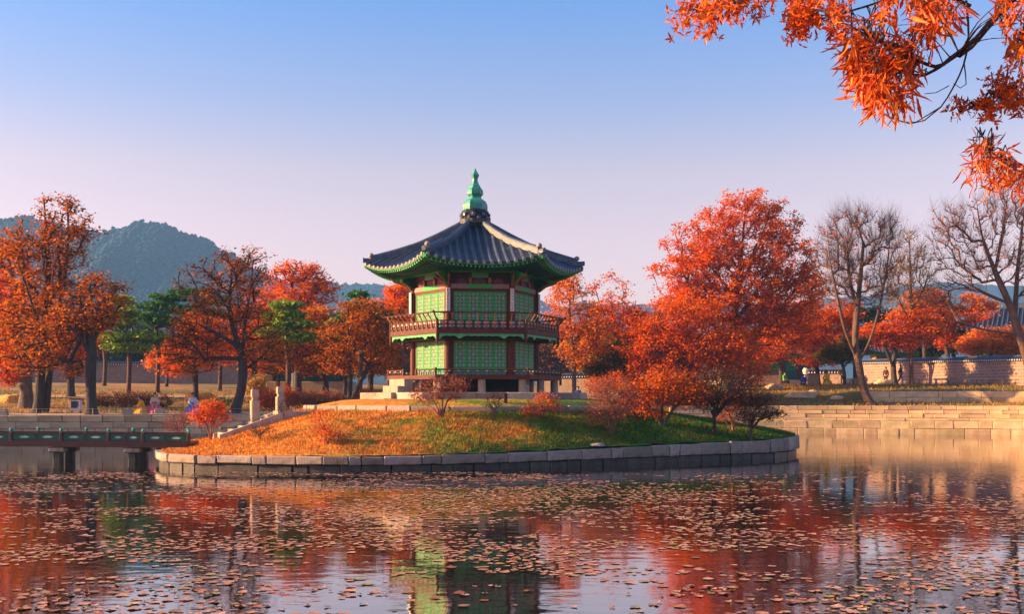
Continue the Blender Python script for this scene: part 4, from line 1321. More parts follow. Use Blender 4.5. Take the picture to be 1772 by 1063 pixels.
# pines
G2 = 'pines behind the bank'
def pine(label, d, bx, by, top, lobes, leaf, seed, n=240):
    return tree('pine_tree', label, 'tree', d, [[(bx, by), (bx + 2, (by + top) / 2 + 30), (bx - 2, (by + top) / 2 - 20), (bx, top)]], [(l[0], l[1], l[2], l[3] * .62) for l in lobes], BP, leaf, n, 40, .15, .20, 4.0, seed,
                spread=0.37, flat=.2, long=2.4, vflat=.20, group=G2, up=.05)
pine('pale yellow green pine against the foot of the mountain', 92, 222, 660, 530, [(215, 540, 28, 12), (205, 560, 34, 14), (228, 580, 38, 14), (212, 518, 18, 10), (220, 602, 40, 14), (200, 585, 26, 10)], MT['L_pinelight'], 121)
pine('dark spreading pine with layered boughs beside the pale pine', 96, 272, 655, 515, [(270, 530, 36, 10), (295, 515, 34, 10), (255, 548, 36, 12), (290, 560, 44, 12), (262, 585, 40, 14), (312, 535, 26, 12)], MT['L_pine'], 122)
pine('dark pine behind the forked rust tree', 104, 380, 655, 500, [(372, 520, 30, 14), (350, 545, 30, 14), (395, 545, 34, 14), (320, 505, 26, 10), (330, 540, 34, 14)], MT['L_pine'], 123)
pine('bright green pine in the middle of the orange stand', 80, 497, 680, 530, [(490, 545, 32, 13), (505, 562, 36, 13), (480, 575, 30, 12), (515, 585, 30, 12), (492, 528, 18, 10)], MT['L_pinelight'], 124)
pine('pointed green pine under the low far ridge', 82, 622, 680, 505, [(620, 510, 10, 10), (622, 528, 20, 10), (616, 545, 32, 13), (640, 560, 34, 13), (600, 560, 26, 12), (655, 545, 20, 11), (625, 578, 40, 14)], MT['L_pine'], 125)
pine('slim dark pine shading the garden wall', 110, 180, 655, 540, [(180, 560, 34, 14), (165, 585, 30, 14), (195, 590, 32, 14), (185, 545, 20, 10), (240, 590, 30, 14)], MT['L_pine'], 126, 200)

# dim woods closing the view behind the garden wall
G4 = 'woods behind the garden wall'
for (bx, d, lb, leaf, sd) in ((60, 142, 'dim dark treetop behind the garden wall at the picture edge', 'L_dark', 171), (150, 146, 'dim umber treetop behind the garden wall next to the dark one', 'L_umber', 172),
        (245, 140, 'dim dark treetop over the garden wall coping below the pines', 'L_dark', 173), (330, 148, 'dim brown treetop over the garden wall behind the low orange tree', 'L_umber', 174), (420, 142, 'dim dark treetop behind the forked rust tree', 'L_dark', 175),
        (510, 148, 'dim brown treetop behind the kiosk roof', 'L_umber', 176), (600, 144, 'dim dark treetop behind the leaning trunk', 'L_dark', 177), (690, 148, 'dim umber treetop behind the pavilion steps', 'L_umber', 178),
        (950, 146, 'dim umber treetop between the pavilion and the amber tree', 'L_umber', 179), (1040, 142, 'dim rust treetop behind the twiggy orange tree', 'L_rust', 180), (1130, 146, 'dim dark treetop behind the spreading orange boughs', 'L_dark', 181)):
    tree('wood_tree', lb, 'tree', d, [[(bx, 650), (bx + 2, 630), (bx - 2, 605), (bx, 585)]], [(bx, 598, 52, 24), (bx - 34, 612, 30, 18), (bx + 34, 612, 30, 18), (bx + 8, 580, 34, 16), (bx, 634, 58, 16)],
         BK, MT[leaf], 170, 40, .32, .24, 1.2, sd, spread=0.52, group=G4, sides=(6, 3))

# --- right of the pavilion
G3 = 'trees on the sunny bank'
tree('maple_tree', 'slender amber tree directly beside the pavilion balcony', 'tree', 82,
     [[(994, 682), (993, 640), (990, 590), (986, 540), (988, 490)], [(990, 600, 0), (1015, 560, .6), (1030, 520, 1)], [(992, 640, 0), (970, 610, -.5), (958, 570, -.6)]],
     [(985, 500, 34, 34), (1010, 550, 36, 40), (965, 545, 24, 40), (1000, 600, 36, 40), (1035, 580, 26, 36), (975, 480, 22, 24)], BL, MT['L_amber'], 300, 32, 0.120, .2, 2.6, 131, twigs=2, spread=0.30, group=G3)
tree('maple_tree', 'thin twiggy orange tree between the amber tree and the big orange crown', 'tree', 90,
     [[(1085, 680), (1080, 620), (1060, 570), (1040, 530), (1030, 500)], [(1080, 620, 0), (1095, 560, .5), (1100, 520, 1)]],
     [(1055, 500, 40, 32, 0, .5), (1070, 545, 45, 36), (1040, 560, 36, 36), (1100, 570, 36, 40), (1080, 600, 50, 30)], BK, MT['L_orange'], 280, 30, 0.136, .24, 2.6, 132, twigs=3, spread=0.31, group=G3)
tree('shrub_tree', 'rounded olive green small tree under the twiggy orange tree', 'tree', 84,
     [[(1050, 684), (1050, 650), (1048, 620)]], [(1048, 610, 32, 28), (1065, 640, 30, 26), (1030, 635, 26, 26), (1085, 635, 26, 26)], BK, MT['L_olive'], 200, 40, .15, .12, .8, 133, spread=0.25, group=G3)
tree('zelkova_tree', 'largest tree with huge round orange crown behind the end of the island', 'tree', 87,
     [[(1258, 692), (1260, 640), (1266, 580), (1278, 500), (1284, 430), (1290, 365)], [(1264, 600, 0), (1220, 540, -1), (1180, 470, -1.5)], [(1270, 560, 0), (1320, 490, 1), (1352, 420, 1.4)],
      [(1262, 620, 0), (1330, 570, 1), (1390, 520, 1.5)], [(1280, 470, 0), (1250, 420, -.5), (1230, 390, -.8)]],
     [(1292, 362, 55, 38), (1240, 392, 48, 34), (1345, 395, 42, 40), (1195, 410, 30, 26, 0, .7), (1160, 430, 26, 22, 0, .45), (1280, 440, 90, 45), (1360, 450, 55, 45), (1210, 460, 60, 38), (1260, 520, 110, 48), (1370, 530, 60, 45),
      (1180, 520, 60, 36), (1330, 590, 80, 40), (1220, 580, 90, 40), (1135, 480, 24, 20, 0, .5), (1405, 480, 26, 30, 0, .6), (1375, 350, 18, 14, 0, .6), (1230, 430, 60, 34), (1180, 470, 50, 30), (1390, 500, 50, 40), (1310, 480, 80, 40), (1290, 530, 90, 34), (1220, 520, 60, 34), (1350, 560, 70, 34)],
     BK, MT['L_orange'], 1400, 42, 0.136, .50, 3.0, 134, spread=0.31, group=G3)
tree('zelkova_tree', 'bright orange spreading tree in front of the largest crown, boughs down to the shrubs', 'tree', 81.5,
     [[(1190, 700), (1188, 660), (1184, 620), (1180, 580), (1176, 545)], [(1188, 650, 0), (1140, 610, -1), (1110, 580, -1.2)], [(1186, 640, 0), (1240, 600, .8), (1275, 570, 1)]],
     [(1190, 540, 60, 34), (1145, 575, 52, 36), (1110, 600, 34, 34), (1120, 640, 40, 28), (1190, 610, 80, 36), (1250, 600, 70, 38), (1290, 640, 50, 24), (1200, 650, 80, 24), (1150, 660, 60, 20)],
     BK, MT['L_orange'], 760, 43, 0.124, .34, 2.0, 135, spread=0.30, group=G3)
tree('bare_tree', 'bare many branched tree with curved trunk at the edge of the terrace wall', 'tree', 80.4,
     [[(1507, 704), (1493, 668), (1486, 630), (1480, 590), (1484, 530), (1490, 470), (1494, 420)], [(1484, 625, .1), (1462, 570, -.6), (1448, 510, -1), (1436, 450, -1.2), (1432, 400, -1.2)],
      [(1486, 628, 0), (1505, 590, .8), (1520, 540, 1), (1534, 470, 1.2), (1540, 410, 1.2)], [(1484, 540, 0), (1470, 480, .6), (1466, 420, .8)]],
     [(1480, 415, 55, 55), (1435, 440, 34, 50), (1530, 430, 34, 55), (1490, 480, 60, 40), (1450, 510, 36, 30), (1525, 510, 34, 30), (1470, 380, 40, 22), (1540, 390, 22, 30)],
     MT['bark_bare'], MT['L_red'], 620, 2.0, .12, .30, 3.6, 136, twigs=9, tip=.0075, spread=0.26, twl=1.25, rise=.8, group=G3, up=.5, sides=(8, 4))
tree('bare_tree', 'yellow tinged slim sparse tree behind the bare curved trunk', 'tree', 96,
     [[(1578, 655), (1576, 600), (1577, 540), (1575, 470), (1574, 410)], [(1577, 560, 0), (1556, 520, -.5), (1545, 480, -.8)], [(1576, 540, 0), (1598, 500, .5), (1610, 460, .8)]],
     [(1574, 440, 34, 45), (1555, 480, 34, 36), (1600, 470, 34, 40), (1578, 520, 44, 30)], MT['bark_bare'], MT['L_yellow'], 320, 3.0, .15, .20, 3.0, 137, twigs=7, tip=.009, twl=1.2, rise=.8, spread=0.30, group=G3, up=.4)
tree('bare_tree', 'tall bare tree leaning over the brick wall at the picture edge', 'tree', 80,
     [[(1800, 690), (1782, 640), (1764, 580), (1748, 530), (1722, 470), (1700, 410), (1690, 350)], [(1756, 555, 0), (1760, 480, .8), (1768, 400, 1), (1776, 340, 1)], [(1745, 525, 0), (1690, 500, -1), (1640, 460, -1.5), (1612, 400, -1.5)],
      [(1764, 580, 0), (1700, 570, -1), (1650, 555, -1.5), (1600, 540, -1.5)], [(1722, 470, 0), (1735, 400, .6), (1745, 330, .8)]],
     [(1690, 390, 50, 55), (1740, 360, 40, 60), (1640, 420, 40, 40), (1660, 480, 55, 34), (1790, 400, 40, 70), (1620, 520, 36, 26), (1720, 450, 60, 40), (1640, 380, 34, 26), (1800, 480, 50, 50)],
     MT['bark_bare'], MT['L_red'], 680, 2.4, .12, .34, 3.0, 138, twigs=8, tip=.0075, twl=1.2, rise=.7, spread=0.26, group=G3, up=.45)
tree('maple_tree', 'orange layered tree over the sitting visitors', 'tree', 92,
     [[(1416, 672), (1414, 640), (1408, 610), (1412, 570)], [(1412, 625, 0), (1440, 600, .5), (1460, 580, 1)]], [(1420, 560, 55, 26), (1390, 590, 50, 22), (1445, 590, 50, 22), (1420, 620, 50, 16), (1460, 540, 34, 20)], BK, MT['L_orange'], 320, 31, 0.136, .2, 2.0, 139, spread=0.31, group=G3)
tree('maple_tree', 'orange tree with olive underside beside the flower tent', 'tree', 90,
     [[(1462, 674), (1461, 645), (1456, 620), (1462, 600)]], [(1455, 610, 36, 20), (1480, 600, 30, 18), (1430, 618, 26, 14)], BK, MT['L_olive'], 180, 46, 0.120, .14, 1.4, 140, spread=0.27, group=G3)
tree('maple_tree', 'flat topped red orange tree with dark double trunk beside the standing couple', 'tree', 96,
     [[(1548, 664), (1546, 630), (1552, 600), (1560, 575)], [(1547, 640, 0), (1535, 610, -.5), (1525, 585, -.6)]], [(1545, 575, 52, 18), (1590, 570, 48, 18), (1510, 580, 36, 16), (1560, 595, 50, 12), (1570, 550, 36, 14)], BK, MT['L_orange'], 320, 31, 0.144, .26, 2.0, 141, spread=0.31, group=G3)
tree('maple_tree', 'red orange tree leaning over the coping of the brick wall', 'tree', 108,
     [[(1640, 655), (1640, 620), (1636, 590), (1630, 560)]], [(1630, 560, 52, 24), (1670, 575, 45, 24), (1600, 545, 40, 24), (1650, 590, 50, 14), (1705, 560, 34, 30)], BK, MT['L_red'], 320, 31, 0.160, .26, 2.5, 142, spread=0.34, group=G3)
tree('maple_tree', 'amber tree glowing between the bare trees', 'tree', 112,
     [[(1600, 650), (1600, 610), (1598, 570), (1600, 530)]], [(1600, 520, 38, 22), (1625, 540, 34, 22), (1575, 540, 28, 20), (1690, 530, 36, 22)], BK, MT['L_amber'], 240, 43, 0.168, .24, 3, 143, spread=0.34, group=G3)
tree('maple_tree', 'orange tree in front of the tiled hall roof', 'tree', 98,
     [[(1716, 650), (1716, 620), (1712, 590), (1710, 560)]], [(1715, 590, 46, 22), (1750, 600, 40, 18), (1690, 600, 36, 16), (1760, 575, 26, 14, 0, .5)], BK, MT['L_amber'], 260, 40, 0.152, .22, 2.0, 144, spread=0.33, group=G3)
tree('evergreen_tree', 'dark green evergreen mass behind the brick wall', 'tree', 122,
     [[(1650, 640), (1650, 610), (1648, 580), (1650, 560)]], [(1655, 585, 42, 24), (1625, 590, 34, 20), (1690, 590, 30, 22), (1600, 600, 34, 14)], BK, MT['L_dark'], 260, 62, 0.176, .26, 1.5, 145, spread=0.37, group=G3)
tree('evergreen_tree', 'dark green treetops behind the orange layered tree', 'tree', 118,
     [[(1480, 655), (1480, 610), (1480, 570), (1480, 540)]], [(1470, 545, 50, 14), (1515, 545, 36, 14), (1440, 560, 40, 16), (1490, 575, 60, 20), (1380, 600, 60, 20), (1330, 610, 50, 20)], BK, MT['L_dark'], 280, 57, 0.176, .26, 2.5, 146, spread=0.37, group=G3)
tree('maple_tree', 'red orange tree over the painted gallery', 'tree', 98,
     [[(1352, 672), (1352, 640), (1350, 600), (1360, 560)]], [(1350, 580, 50, 36), (1320, 610, 40, 18), (1385, 570, 36, 30), (1400, 540, 36, 24), (1340, 545, 40, 24)], BK, MT['L_orange'], 300, 31, 0.152, .24, 2.2, 147, spread=0.34, group=G3)

# --- shrubs on the island and bank
def shrub(name, label, d, bx, by, lobes, bark, leaf, seed, stems=5, n=160, nl=10, size=.05, br=.03, twigs=3, gf=mz, cat='shrub', clear=.15, spread=.12, group='shrubs on the island', twl=.28, tip=.006):
    rng = random.Random(seed)
    b = at(bx, by, d)
    tr = []
    cx = sum(l[0] for l in lobes) / len(lobes); cyy = sum(l[1] for l in lobes) / len(lobes)
    for i in range(stems):
        l = lobes[i % len(lobes)]
        ox = rng.uniform(-4, 4)
        mid = (bx + (l[0] - bx) * .35 + ox, by + (l[1] - by) * .5, rng.uniform(-.3, .3))
        tr.append([(bx + ox * .5, by, rng.uniform(-.08, .08)), mid, (l[0] + rng.uniform(-6, 6), l[1] + rng.uniform(-4, 4), rng.uniform(-.4, .4))])
    return tree(name, label, cat, d, tr, lobes, bark, leaf, n, nl, size, br, clear, seed, twigs=twigs, tip=tip, spread=spread, gfun=gf, sides=(5, 3), twl=twl, group=group, up=.4, shell=.6, dk=1.0)
def dm(x, y):
    """depth at which the mound surface is seen at pixel x, y"""
    best = None
    for i in range(400):
        d = 37 + i * .05
        X = px_x(x, d)
        if math.hypot(X - IC[0], d - IC[1]) > float(isl_r(math.atan2(d - IC[1], X - IC[0]))): continue
        if zy(y, d) <= mz(X, d): return d
    return 45.0
shrub('bare_shrub', 'wide bare pinkish shrub with dark knotted base before the pavilion steps', dm(766, 722), 766, 722, [(745, 680, 28, 20), (785, 675, 28, 20), (765, 662, 34, 14), (722, 690, 14, 14), (800, 665, 16, 12)], TP, MT['L_pink'], 201, 8, 260, 5, .05, .05, 4)
shrub('bare_shrub', 'small spindly bare shrub just outside the ring edging', dm(855, 724), 855, 724, [(850, 695, 12, 14), (864, 692, 12, 14), (842, 700, 8, 10)], TW, MT['L_pink'], 202, 4, 60, 1, .04, .022, 3)
shrub('orange_shrub', 'loose orange leaved shrub in front of the ring edging', dm(935, 726), 935, 726, [(922, 708, 18, 14), (948, 697, 20, 14), (935, 688, 16, 10), (912, 716, 10, 10), (960, 704, 12, 12)], TP, MT['L_orange'], 203, 6, 170, 7, .055, .03, 3)
shrub('bare_shrub', 'large rosy brown twiggy shrub with a dark shaded foot on the green slope', dm(1058, 752), 1058, 752, [(1045, 700, 34, 26), (1075, 705, 30, 28), (1055, 675, 38, 22), (1030, 720, 20, 18), (1090, 690, 20, 20)], TP, MT['L_pink'], 204, 9, 380, 7, .05, .05, 4)
shrub('small_maple', 'multi stemmed orange maple with pale twisted trunk in the middle of the slope', dm(1147, 738), 1147, 738, [(1140, 676, 52, 16), (1180, 692, 46, 12), (1106, 694, 38, 14), (1152, 652, 44, 12), (1122, 714, 28, 8), (1200, 672, 34, 12), (1090, 672, 24, 10)], BL, MT['L_orange'], 205, 9, 460, 11, .07, .09, 3, cat='small tree', spread=.2)
shrub('dark_shrub_tree', 'dark umber domed small tree at the island end', dm(1238, 716), 1238, 716, [(1250, 664, 48, 26), (1288, 684, 36, 24), (1222, 684, 32, 22), (1300, 668, 22, 20), (1240, 648, 36, 14), (1262, 700, 44, 14), (1222, 706, 26, 10)], BK, MT['L_umber'], 206, 9, 480, 9, .055, .08, 3, cat='small tree', spread=.18)
shrub('orange_shrub', 'rusty vase shaped shrub with forked yellowish stem on the green slope', dm(1268, 748), 1268, 748, [(1262, 710, 24, 18), (1285, 700, 22, 18), (1270, 690, 24, 14), (1250, 722, 12, 12)], TP, MT['L_orange'], 207, 5, 170, 7, .05, .035, 3)
shrub('dark_shrub', 'drooping dark brown shrub overhanging the water by the sunlit wall', dm(1300, 734), 1300, 734, [(1312, 712, 34, 18), (1336, 716, 20, 14), (1292, 722, 24, 12), (1348, 718, 10, 10), (1318, 694, 26, 14)], TW, MT['L_umber'], 208, 9, 380, 7, .05, .05, 3, spread=.16)
shrub('red_shrub', 'thick red orange shrub beside the bridge landing', dm(364, 750), 364, 748, [(362, 712, 26, 18), (378, 722, 18, 14), (345, 722, 16, 14), (368, 702, 20, 10)], TP, MT['L_red'], 209, 7, 260, 12, .06, .04, 2, spread=.16)
shrub('bare_shrub', 'pale pink bare shrub behind the bridge railing end', dm(310, 770) + 3, 312, 760, [(305, 732, 22, 14), (322, 726, 18, 14), (295, 738, 14, 10)], TP, MT['L_pink'], 210, 6, 160, 2, .045, .028, 4)
shrub('red_sapling', 'thin bright red sapling on the orange slope', dm(566, 768), 566, 768, [(556, 742, 12, 12), (552, 722, 7, 12), (575, 752, 14, 10), (562, 758, 12, 8)], TP, MT['L_red'], 211, 4, 90, 6, .055, .02, 2)
shrub('dry_bush', 'low dry olive bush on the slope below the two stone pillars', dm(452, 762), 452, 762, [(448, 748, 16, 10), (460, 744, 12, 10)], TW, MT['L_olive'], 212, 5, 70, 3, .045, .018, 3)
shrub('dry_bush', 'thin twiggy bush at the foot of the second stone pillar', dm(492, 728), 492, 728, [(496, 700, 10, 14), (486, 706, 8, 12)], TW, MT['L_pink'], 213, 4, 50, 1, .04, .018, 3)
shrub('dry_bush', 'straggling green and brown weeds beside the red sapling', dm(590, 770), 590, 770, [(596, 758, 16, 8), (578, 762, 10, 6)], TW, MT['L_olive'], 214, 5, 60, 4, .045, .012, 2)
# hedge-like bushes on the bank behind the island
def bank_bush(label, d, bx, by, lobes, leaf, seed, n=200, nl=12, size=.09, name='bank_bush'):
    return shrub(name, label, d, bx, by, lobes, TP, leaf, seed, 7, n, nl, size, .05, 3, gf=gz, spread=.22, group='bushes along the far bank', twl=.4, tip=.009)
bank_bush('round red bush between the stone pillars', 72, 462, 715, [(458, 690, 22, 18), (475, 696, 16, 14)], MT['L_red'], 221)
bank_bush('broad rosy brown bush row behind the pillars', 74, 545, 715, [(520, 692, 28, 15), (555, 690, 30, 16), (585, 694, 20, 13)], MT['L_pink'], 222, 300)
bank_bush('rusty round bush next to the pavilion steps', 72, 636, 712, [(636, 688, 22, 15), (655, 692, 14, 12), (618, 694, 12, 10)], MT['L_rust'], 223)
bank_bush('long dim brown bush on the shaded lawn behind the sitters', 74, 200, 718, [(190, 694, 40, 14), (235, 692, 34, 14), (275, 696, 30, 12), (160, 698, 20, 10)], MT['L_umber'], 224, 340, 14, .09)
bank_bush('bright lime green small bush behind the red shrub', 70, 385, 712, [(384, 697, 18, 8), (372, 700, 10, 6)], MT['L_pinelight'], 225, 110, 12, .08)
bank_bush('olive yellow bush behind the first stone pillar', 80, 440, 690, [(438, 672, 20, 20), (450, 660, 14, 14)], MT['L_yellow'], 226, 160, 12, .1)
bank_bush('red brown bush beside the leaning trunk foot', 74, 500, 712, [(492, 684, 18, 16), (505, 690, 12, 12)], MT['L_red'], 227, 160)
bank_bush('orange bush beyond the pavilion platform corner', 81, 1040, 700, [(1035, 668, 26, 16), (1062, 660, 26, 18), (1085, 668, 22, 16)], MT['L_orange'], 228, 260, 12, .09)
bank_bush('rust bush under the far orange boughs', 82, 1100, 705, [(1100, 676, 30, 14), (1130, 672, 26, 14)], MT['L_rust'], 229, 240, 12, .09)
bank_bush('dark bush beneath the domed umber tree', 82, 1215, 712, [(1215, 690, 28, 12), (1240, 694, 20, 10)], MT['L_umber'], 230, 220, 14, .08)

# ------------------------------------------------------------------ stairs, pillars, small stone things on the island
rs_ = random.Random(77)
stair = empty('stone_stairs', (-11.9, 44.3, 0), 0, 'narrow stone stairs climbing the lawn from the bridge to the two pillars', 'stairs')
A_, B_ = Vector((-11.75, 44.2, .98)), Vector((-9.35, 45.3, 1.98))
dv_ = (B_ - A_); hd = Vector((dv_.x, dv_.y, 0)); sl = hd.length; ang = math.atan2(dv_.y, dv_.x)
stair.location = (A_.x, A_.y, A_.z); stair.rotation_euler = (0, 0, ang)
NS = 7
for i in range(NS):
    x0 = sl * i / NS; zt = dv_.z * (i + 1) / NS
    MB().cbox(x0, x0 + sl / NS * 1.35, -.62, .62, zt - .30, zt, .015, .004, rs_).build('step', MT['stone_pale'], stair)
for s in (-1, 1):
    w0, w1 = (s * .64, s * .80)
    m = MB().prism([(-.15, -.25), (sl + .1, dv_.z - .25), (sl + .1, dv_.z + .10), (-.15, .08)], lambda u, w, t: (u, t, w), min(w0, w1), max(w0, w1))
    m.build('side_slab', MT['stone_pale'], stair)
MB().cbox(sl - .02, sl + 1.0, -.78, .78, dv_.z - .3, dv_.z - .01, .02).build('landing', MT['stone_pale'], stair)
for (x, yb, yt, d, lb) in ((441, 719, 674, 44.6, 'pale square stone gate pillar standing at the stair head'), (485, 716, 670, 46.0, 'slightly taller stone gate pillar closer to the pavilion')):
    p = at(x, yb, d); hgt = (yb - yt) * d / FPX
    e_ = empty('gate_pillar', (p.x, p.y, mz(p.x, p.y) - .05), math.radians(25), lb, 'pillar', 'stone gate pillars')
    h2 = zy(yt, d) - mz(p.x, p.y) + .05
    MB().cbox(-.17, .17, -.17, .17, 0, h2 * .72, .03).build('shaft', MT['stone_pale'], e_)
    MB().lathe([(.17, h2 * .72), (.15, h2 * .75), (.15, h2 * .78), (.20, h2 * .81), (.20, h2 * .97), (.15, h2)], 4, rot=PI / 4).build('cap', MT['stone_pale'], e_)
p = at(875, 703, 43.6)
e_ = empty('lamp_post', (p.x, p.y, mz(p.x, p.y) - .03), 0, 'short dark square lawn post behind the ring edging', 'post')
MB().cbox(-.07, .07, -.07, .07, 0, .36, .012).build('shaft', MT['red_dark'], e_)
MB().cbox(-.085, .085, -.085, .085, .361, .40, .012).build('cap', MT['dark'], e_)

def rock(name, label, p, sx, sy, sz, seed, material, group=None, cat='rock', rz=0.0):
    rng = random.Random(seed)
    bm = bmesh.new(); bmesh.ops.create_icosphere(bm, subdivisions=3, radius=1)
    ph = [rng.uniform(0, 6) for _ in range(6)]
    for v in bm.verts:
        c = v.co
        k = 1 + .12 * math.sin(c.x * 3 + ph[0]) * math.sin(c.y * 3.4 + ph[1]) + .10 * math.sin(c.z * 5 + ph[2] + c.x * 2) + .05 * math.sin(c.x * 9 + ph[3]) * math.sin(c.y * 8 + ph[4])
        c = c * k
        c.z = max(c.z, -.35); c.z = min(c.z, .8 + .1 * math.sin(c.x * 3 + ph[5]))
        v.co = Vector((c.x * sx, c.y * sy, c.z * sz))
    me = bpy.data.meshes.new(name); bm.to_mesh(me); bm.free(); me.materials.append(material)
    o = add(name, me, None, p, rz)
    return tag(o, label, cat, group)
d = dm(1032, 774); p = at(1032, 774, d)
rock('flat_stone', 'flat grey slab lying on the green grass beside the kerb', (p.x, p.y, mz(p.x, p.y) + .04), .34, .22, .10, 3, MT['rock'])
for i, (x, y, d, sx, sz, lb) in enumerate(((1388, 690, 84, 1.25, .42, 'long low boulder glowing orange on the sunny terrace'), (1409, 687, 85, .4, .34, 'small boulder to the side of the long low boulder'),
        (1448, 695, 83, .5, .25, 'half buried boulder near the bare curved trunk'), (1528, 667, 95, .85, .5, 'yellowish rock at the feet of the couple'), (1340, 672, 88, .7, .4, 'dim boulder below the painted gallery steps'))):
    X = px_x(x, d)
    rock('boulder', lb, (X, d, gz(X, d) + sz * .15), sx, sx * .6, sz, 50 + i, MT['stone_gold'], 'boulders on the sunny terrace')

# ------------------------------------------------------------------ wooden bridge
bx0, bx1, by0, by1 = -48.6, -12.55, 42.4, 44.0
def bz(x): return .68 + .08 * math.cos(max(-PI, min(PI, (x + 18.5) / 6.5 * 1.4))) if x > -18.5 else .76 + .10 * min(1.0, (-18.5 - x) / 20)
bridge = empty('wooden_bridge', (bx1, (by0 + by1) / 2, 0), 0, 'dark red wooden footbridge with green panelled railing reaching the island', 'bridge')
def BL_(x, y, z): return (x - bx1, y - (by0 + by1) / 2, z)
xs = [bx0 + (bx1 - bx0) * i / 60 for i in range(61)]
for (ya, yb, za, zb, nm, mm) in ((by0, by0 + .14, -.13, .10, 'side_beam', 'red_dark'), (by1 - .14, by1, -.13, .10, 'side_beam', 'red_dark'), (by0 + .142, by1 - .142, -.02, .06, 'deck_boards', 'red_wood')):
    v, f = [], []
    for x in xs:
        v += [BL_(x, ya, bz(x) + za), BL_(x, yb, bz(x) + za), BL_(x, yb, bz(x) + zb), BL_(x, ya, bz(x) + zb)]
    for i in range(60):
        for q in range(4): f.append((i * 4 + q, i * 4 + (q + 1) % 4, i * 4 + 4 + (q + 1) % 4, i * 4 + 4 + q))
    f += [(3, 2, 1, 0), (240, 241, 242, 243)]
    MB().raw(v, f).build(nm, MT[mm], bridge)
px_posts = [-640 - 86 * q for q in range(9, -1, -1)] + [-554, -468, -382, -316, -234, -150, -63, 18, 105, 187, 247, 326]
def rail(y, posts, off, far):
    for i, x in enumerate(posts):
        z = bz(x)
        pst = MB().cbox(-.06, .06, -.06, .06, -.12, .44, .012).build('post', MT['red_dark'], bridge, BL_(x, y, z))
        MB().lathe([(.03, .44), (.055, .46), (.035, .475), (.07, .50), (.08, .54), (.055, .58), (.015, .60)], 10).build('post_cap', MT['finial'], pst)
        if i:
            xa, xb = posts[i - 1] + .065, x - .065
            n = 2 if xb - xa > 1.2 else 1
            def zz(q): return bz(q)
            m = MB()
            for (h0, h1, yy) in ((.10, .135, .03), (.37, .42, .045)):
                m.raw([BL_(xa, y - yy, zz(xa) + h0), BL_(xb, y - yy, zz(xb) + h0), BL_(xb, y + yy, zz(xb) + h0), BL_(xa, y + yy, zz(xa) + h0),
                       BL_(xa, y - yy, zz(xa) + h1), BL_(xb, y - yy, zz(xb) + h1), BL_(xb, y + yy, zz(xb) + h1), BL_(xa, y + yy, zz(xa) + h1)],
                      [(3, 2, 1, 0), (4, 5, 6, 7), (0, 1, 5, 4), (2, 3, 7, 6), (1, 2, 6, 5), (3, 0, 4, 7)])
            m.build('rail', MT['red_dark'], bridge)
            for q in range(n):
                qa, qb = xa + (xb - xa) * q / n, xa + (xb - xa) * (q + 1) / n
                cxq = (qa + qb) / 2
                pn = MB()
                pn.raw([(qa + .02 - cxq, -.02, zz(qa) + .14), (qb - .02 - cxq, -.02, zz(qb) + .14), (qb - .02 - cxq, .02, zz(qb) + .14), (qa + .02 - cxq, .02, zz(qa) + .14),
                        (qa + .02 - cxq, -.02, zz(qa) + .365), (qb - .02 - cxq, -.02, zz(qb) + .365), (qb - .02 - cxq, .02, zz(qb) + .365), (qa + .02 - cxq, .02, zz(qa) + .365)],
                       [(3, 2, 1, 0), (4, 5, 6, 7), (0, 1, 5, 4), (2, 3, 7, 6), (1, 2, 6, 5), (3, 0, 4, 7)])
                po = pn.build('rail_panel', MT['teal'], bridge, BL_(cxq, y, 0))
                # pale carved wind hole
                hx_ = (qb - qa) * .24
                zc = zz(cxq) + .25
                MB().prism([(-hx_, zc), (-hx_ * .5, zc + .035), (0, zc + .055), (hx_ * .5, zc + .035), (hx_, zc), (hx_ * .4, zc - .035), (-hx_ * .4, zc - .035)],
                           lambda u, w, t: (u, t, w), -.034, -.022).build('carved_motif', MT['lattice'], po)
            if n == 2:
                xm = (xa + xb) / 2
                MB().box(-.03, .03, -.04, .04, .10, .37).build('stile', MT['red_dark'], bridge, BL_(xm, y, bz(xm)))
rail(by0 + .07, [px_x(x, by0) for x in px_posts], 0, False)
rail(by1 - .07, [px_x(x, by1) for x in [-1180 + 90 * q for q in range(14)] + [68, 151, 232, 326]], 0, True)
for x in [px_x(q, 42.6) for q in (230, 100, -60, -220, -380, -540, -700, -860, -1020, -1180)]:
    for y in (by0 + .25, by1 - .2):
        pr = MB().cbox(-.32, .32, -.24, .24, 0, .20, .05).build('pier_capstone', MT['stone'], bridge, BL_(x, y, bz(x) - .352))
        MB().cbox(-.15, .15, -.18, .18, -1.1, -.003, .03).build('pier_shaft', MT['stone_wet_shaded'], pr)
MB().cbox(-.75, .35, by0 - (by0 + by1) / 2 - .12, .92, .0, .60, .03).build('abutment', MT['stone'], bridge, (0, 0, 0))

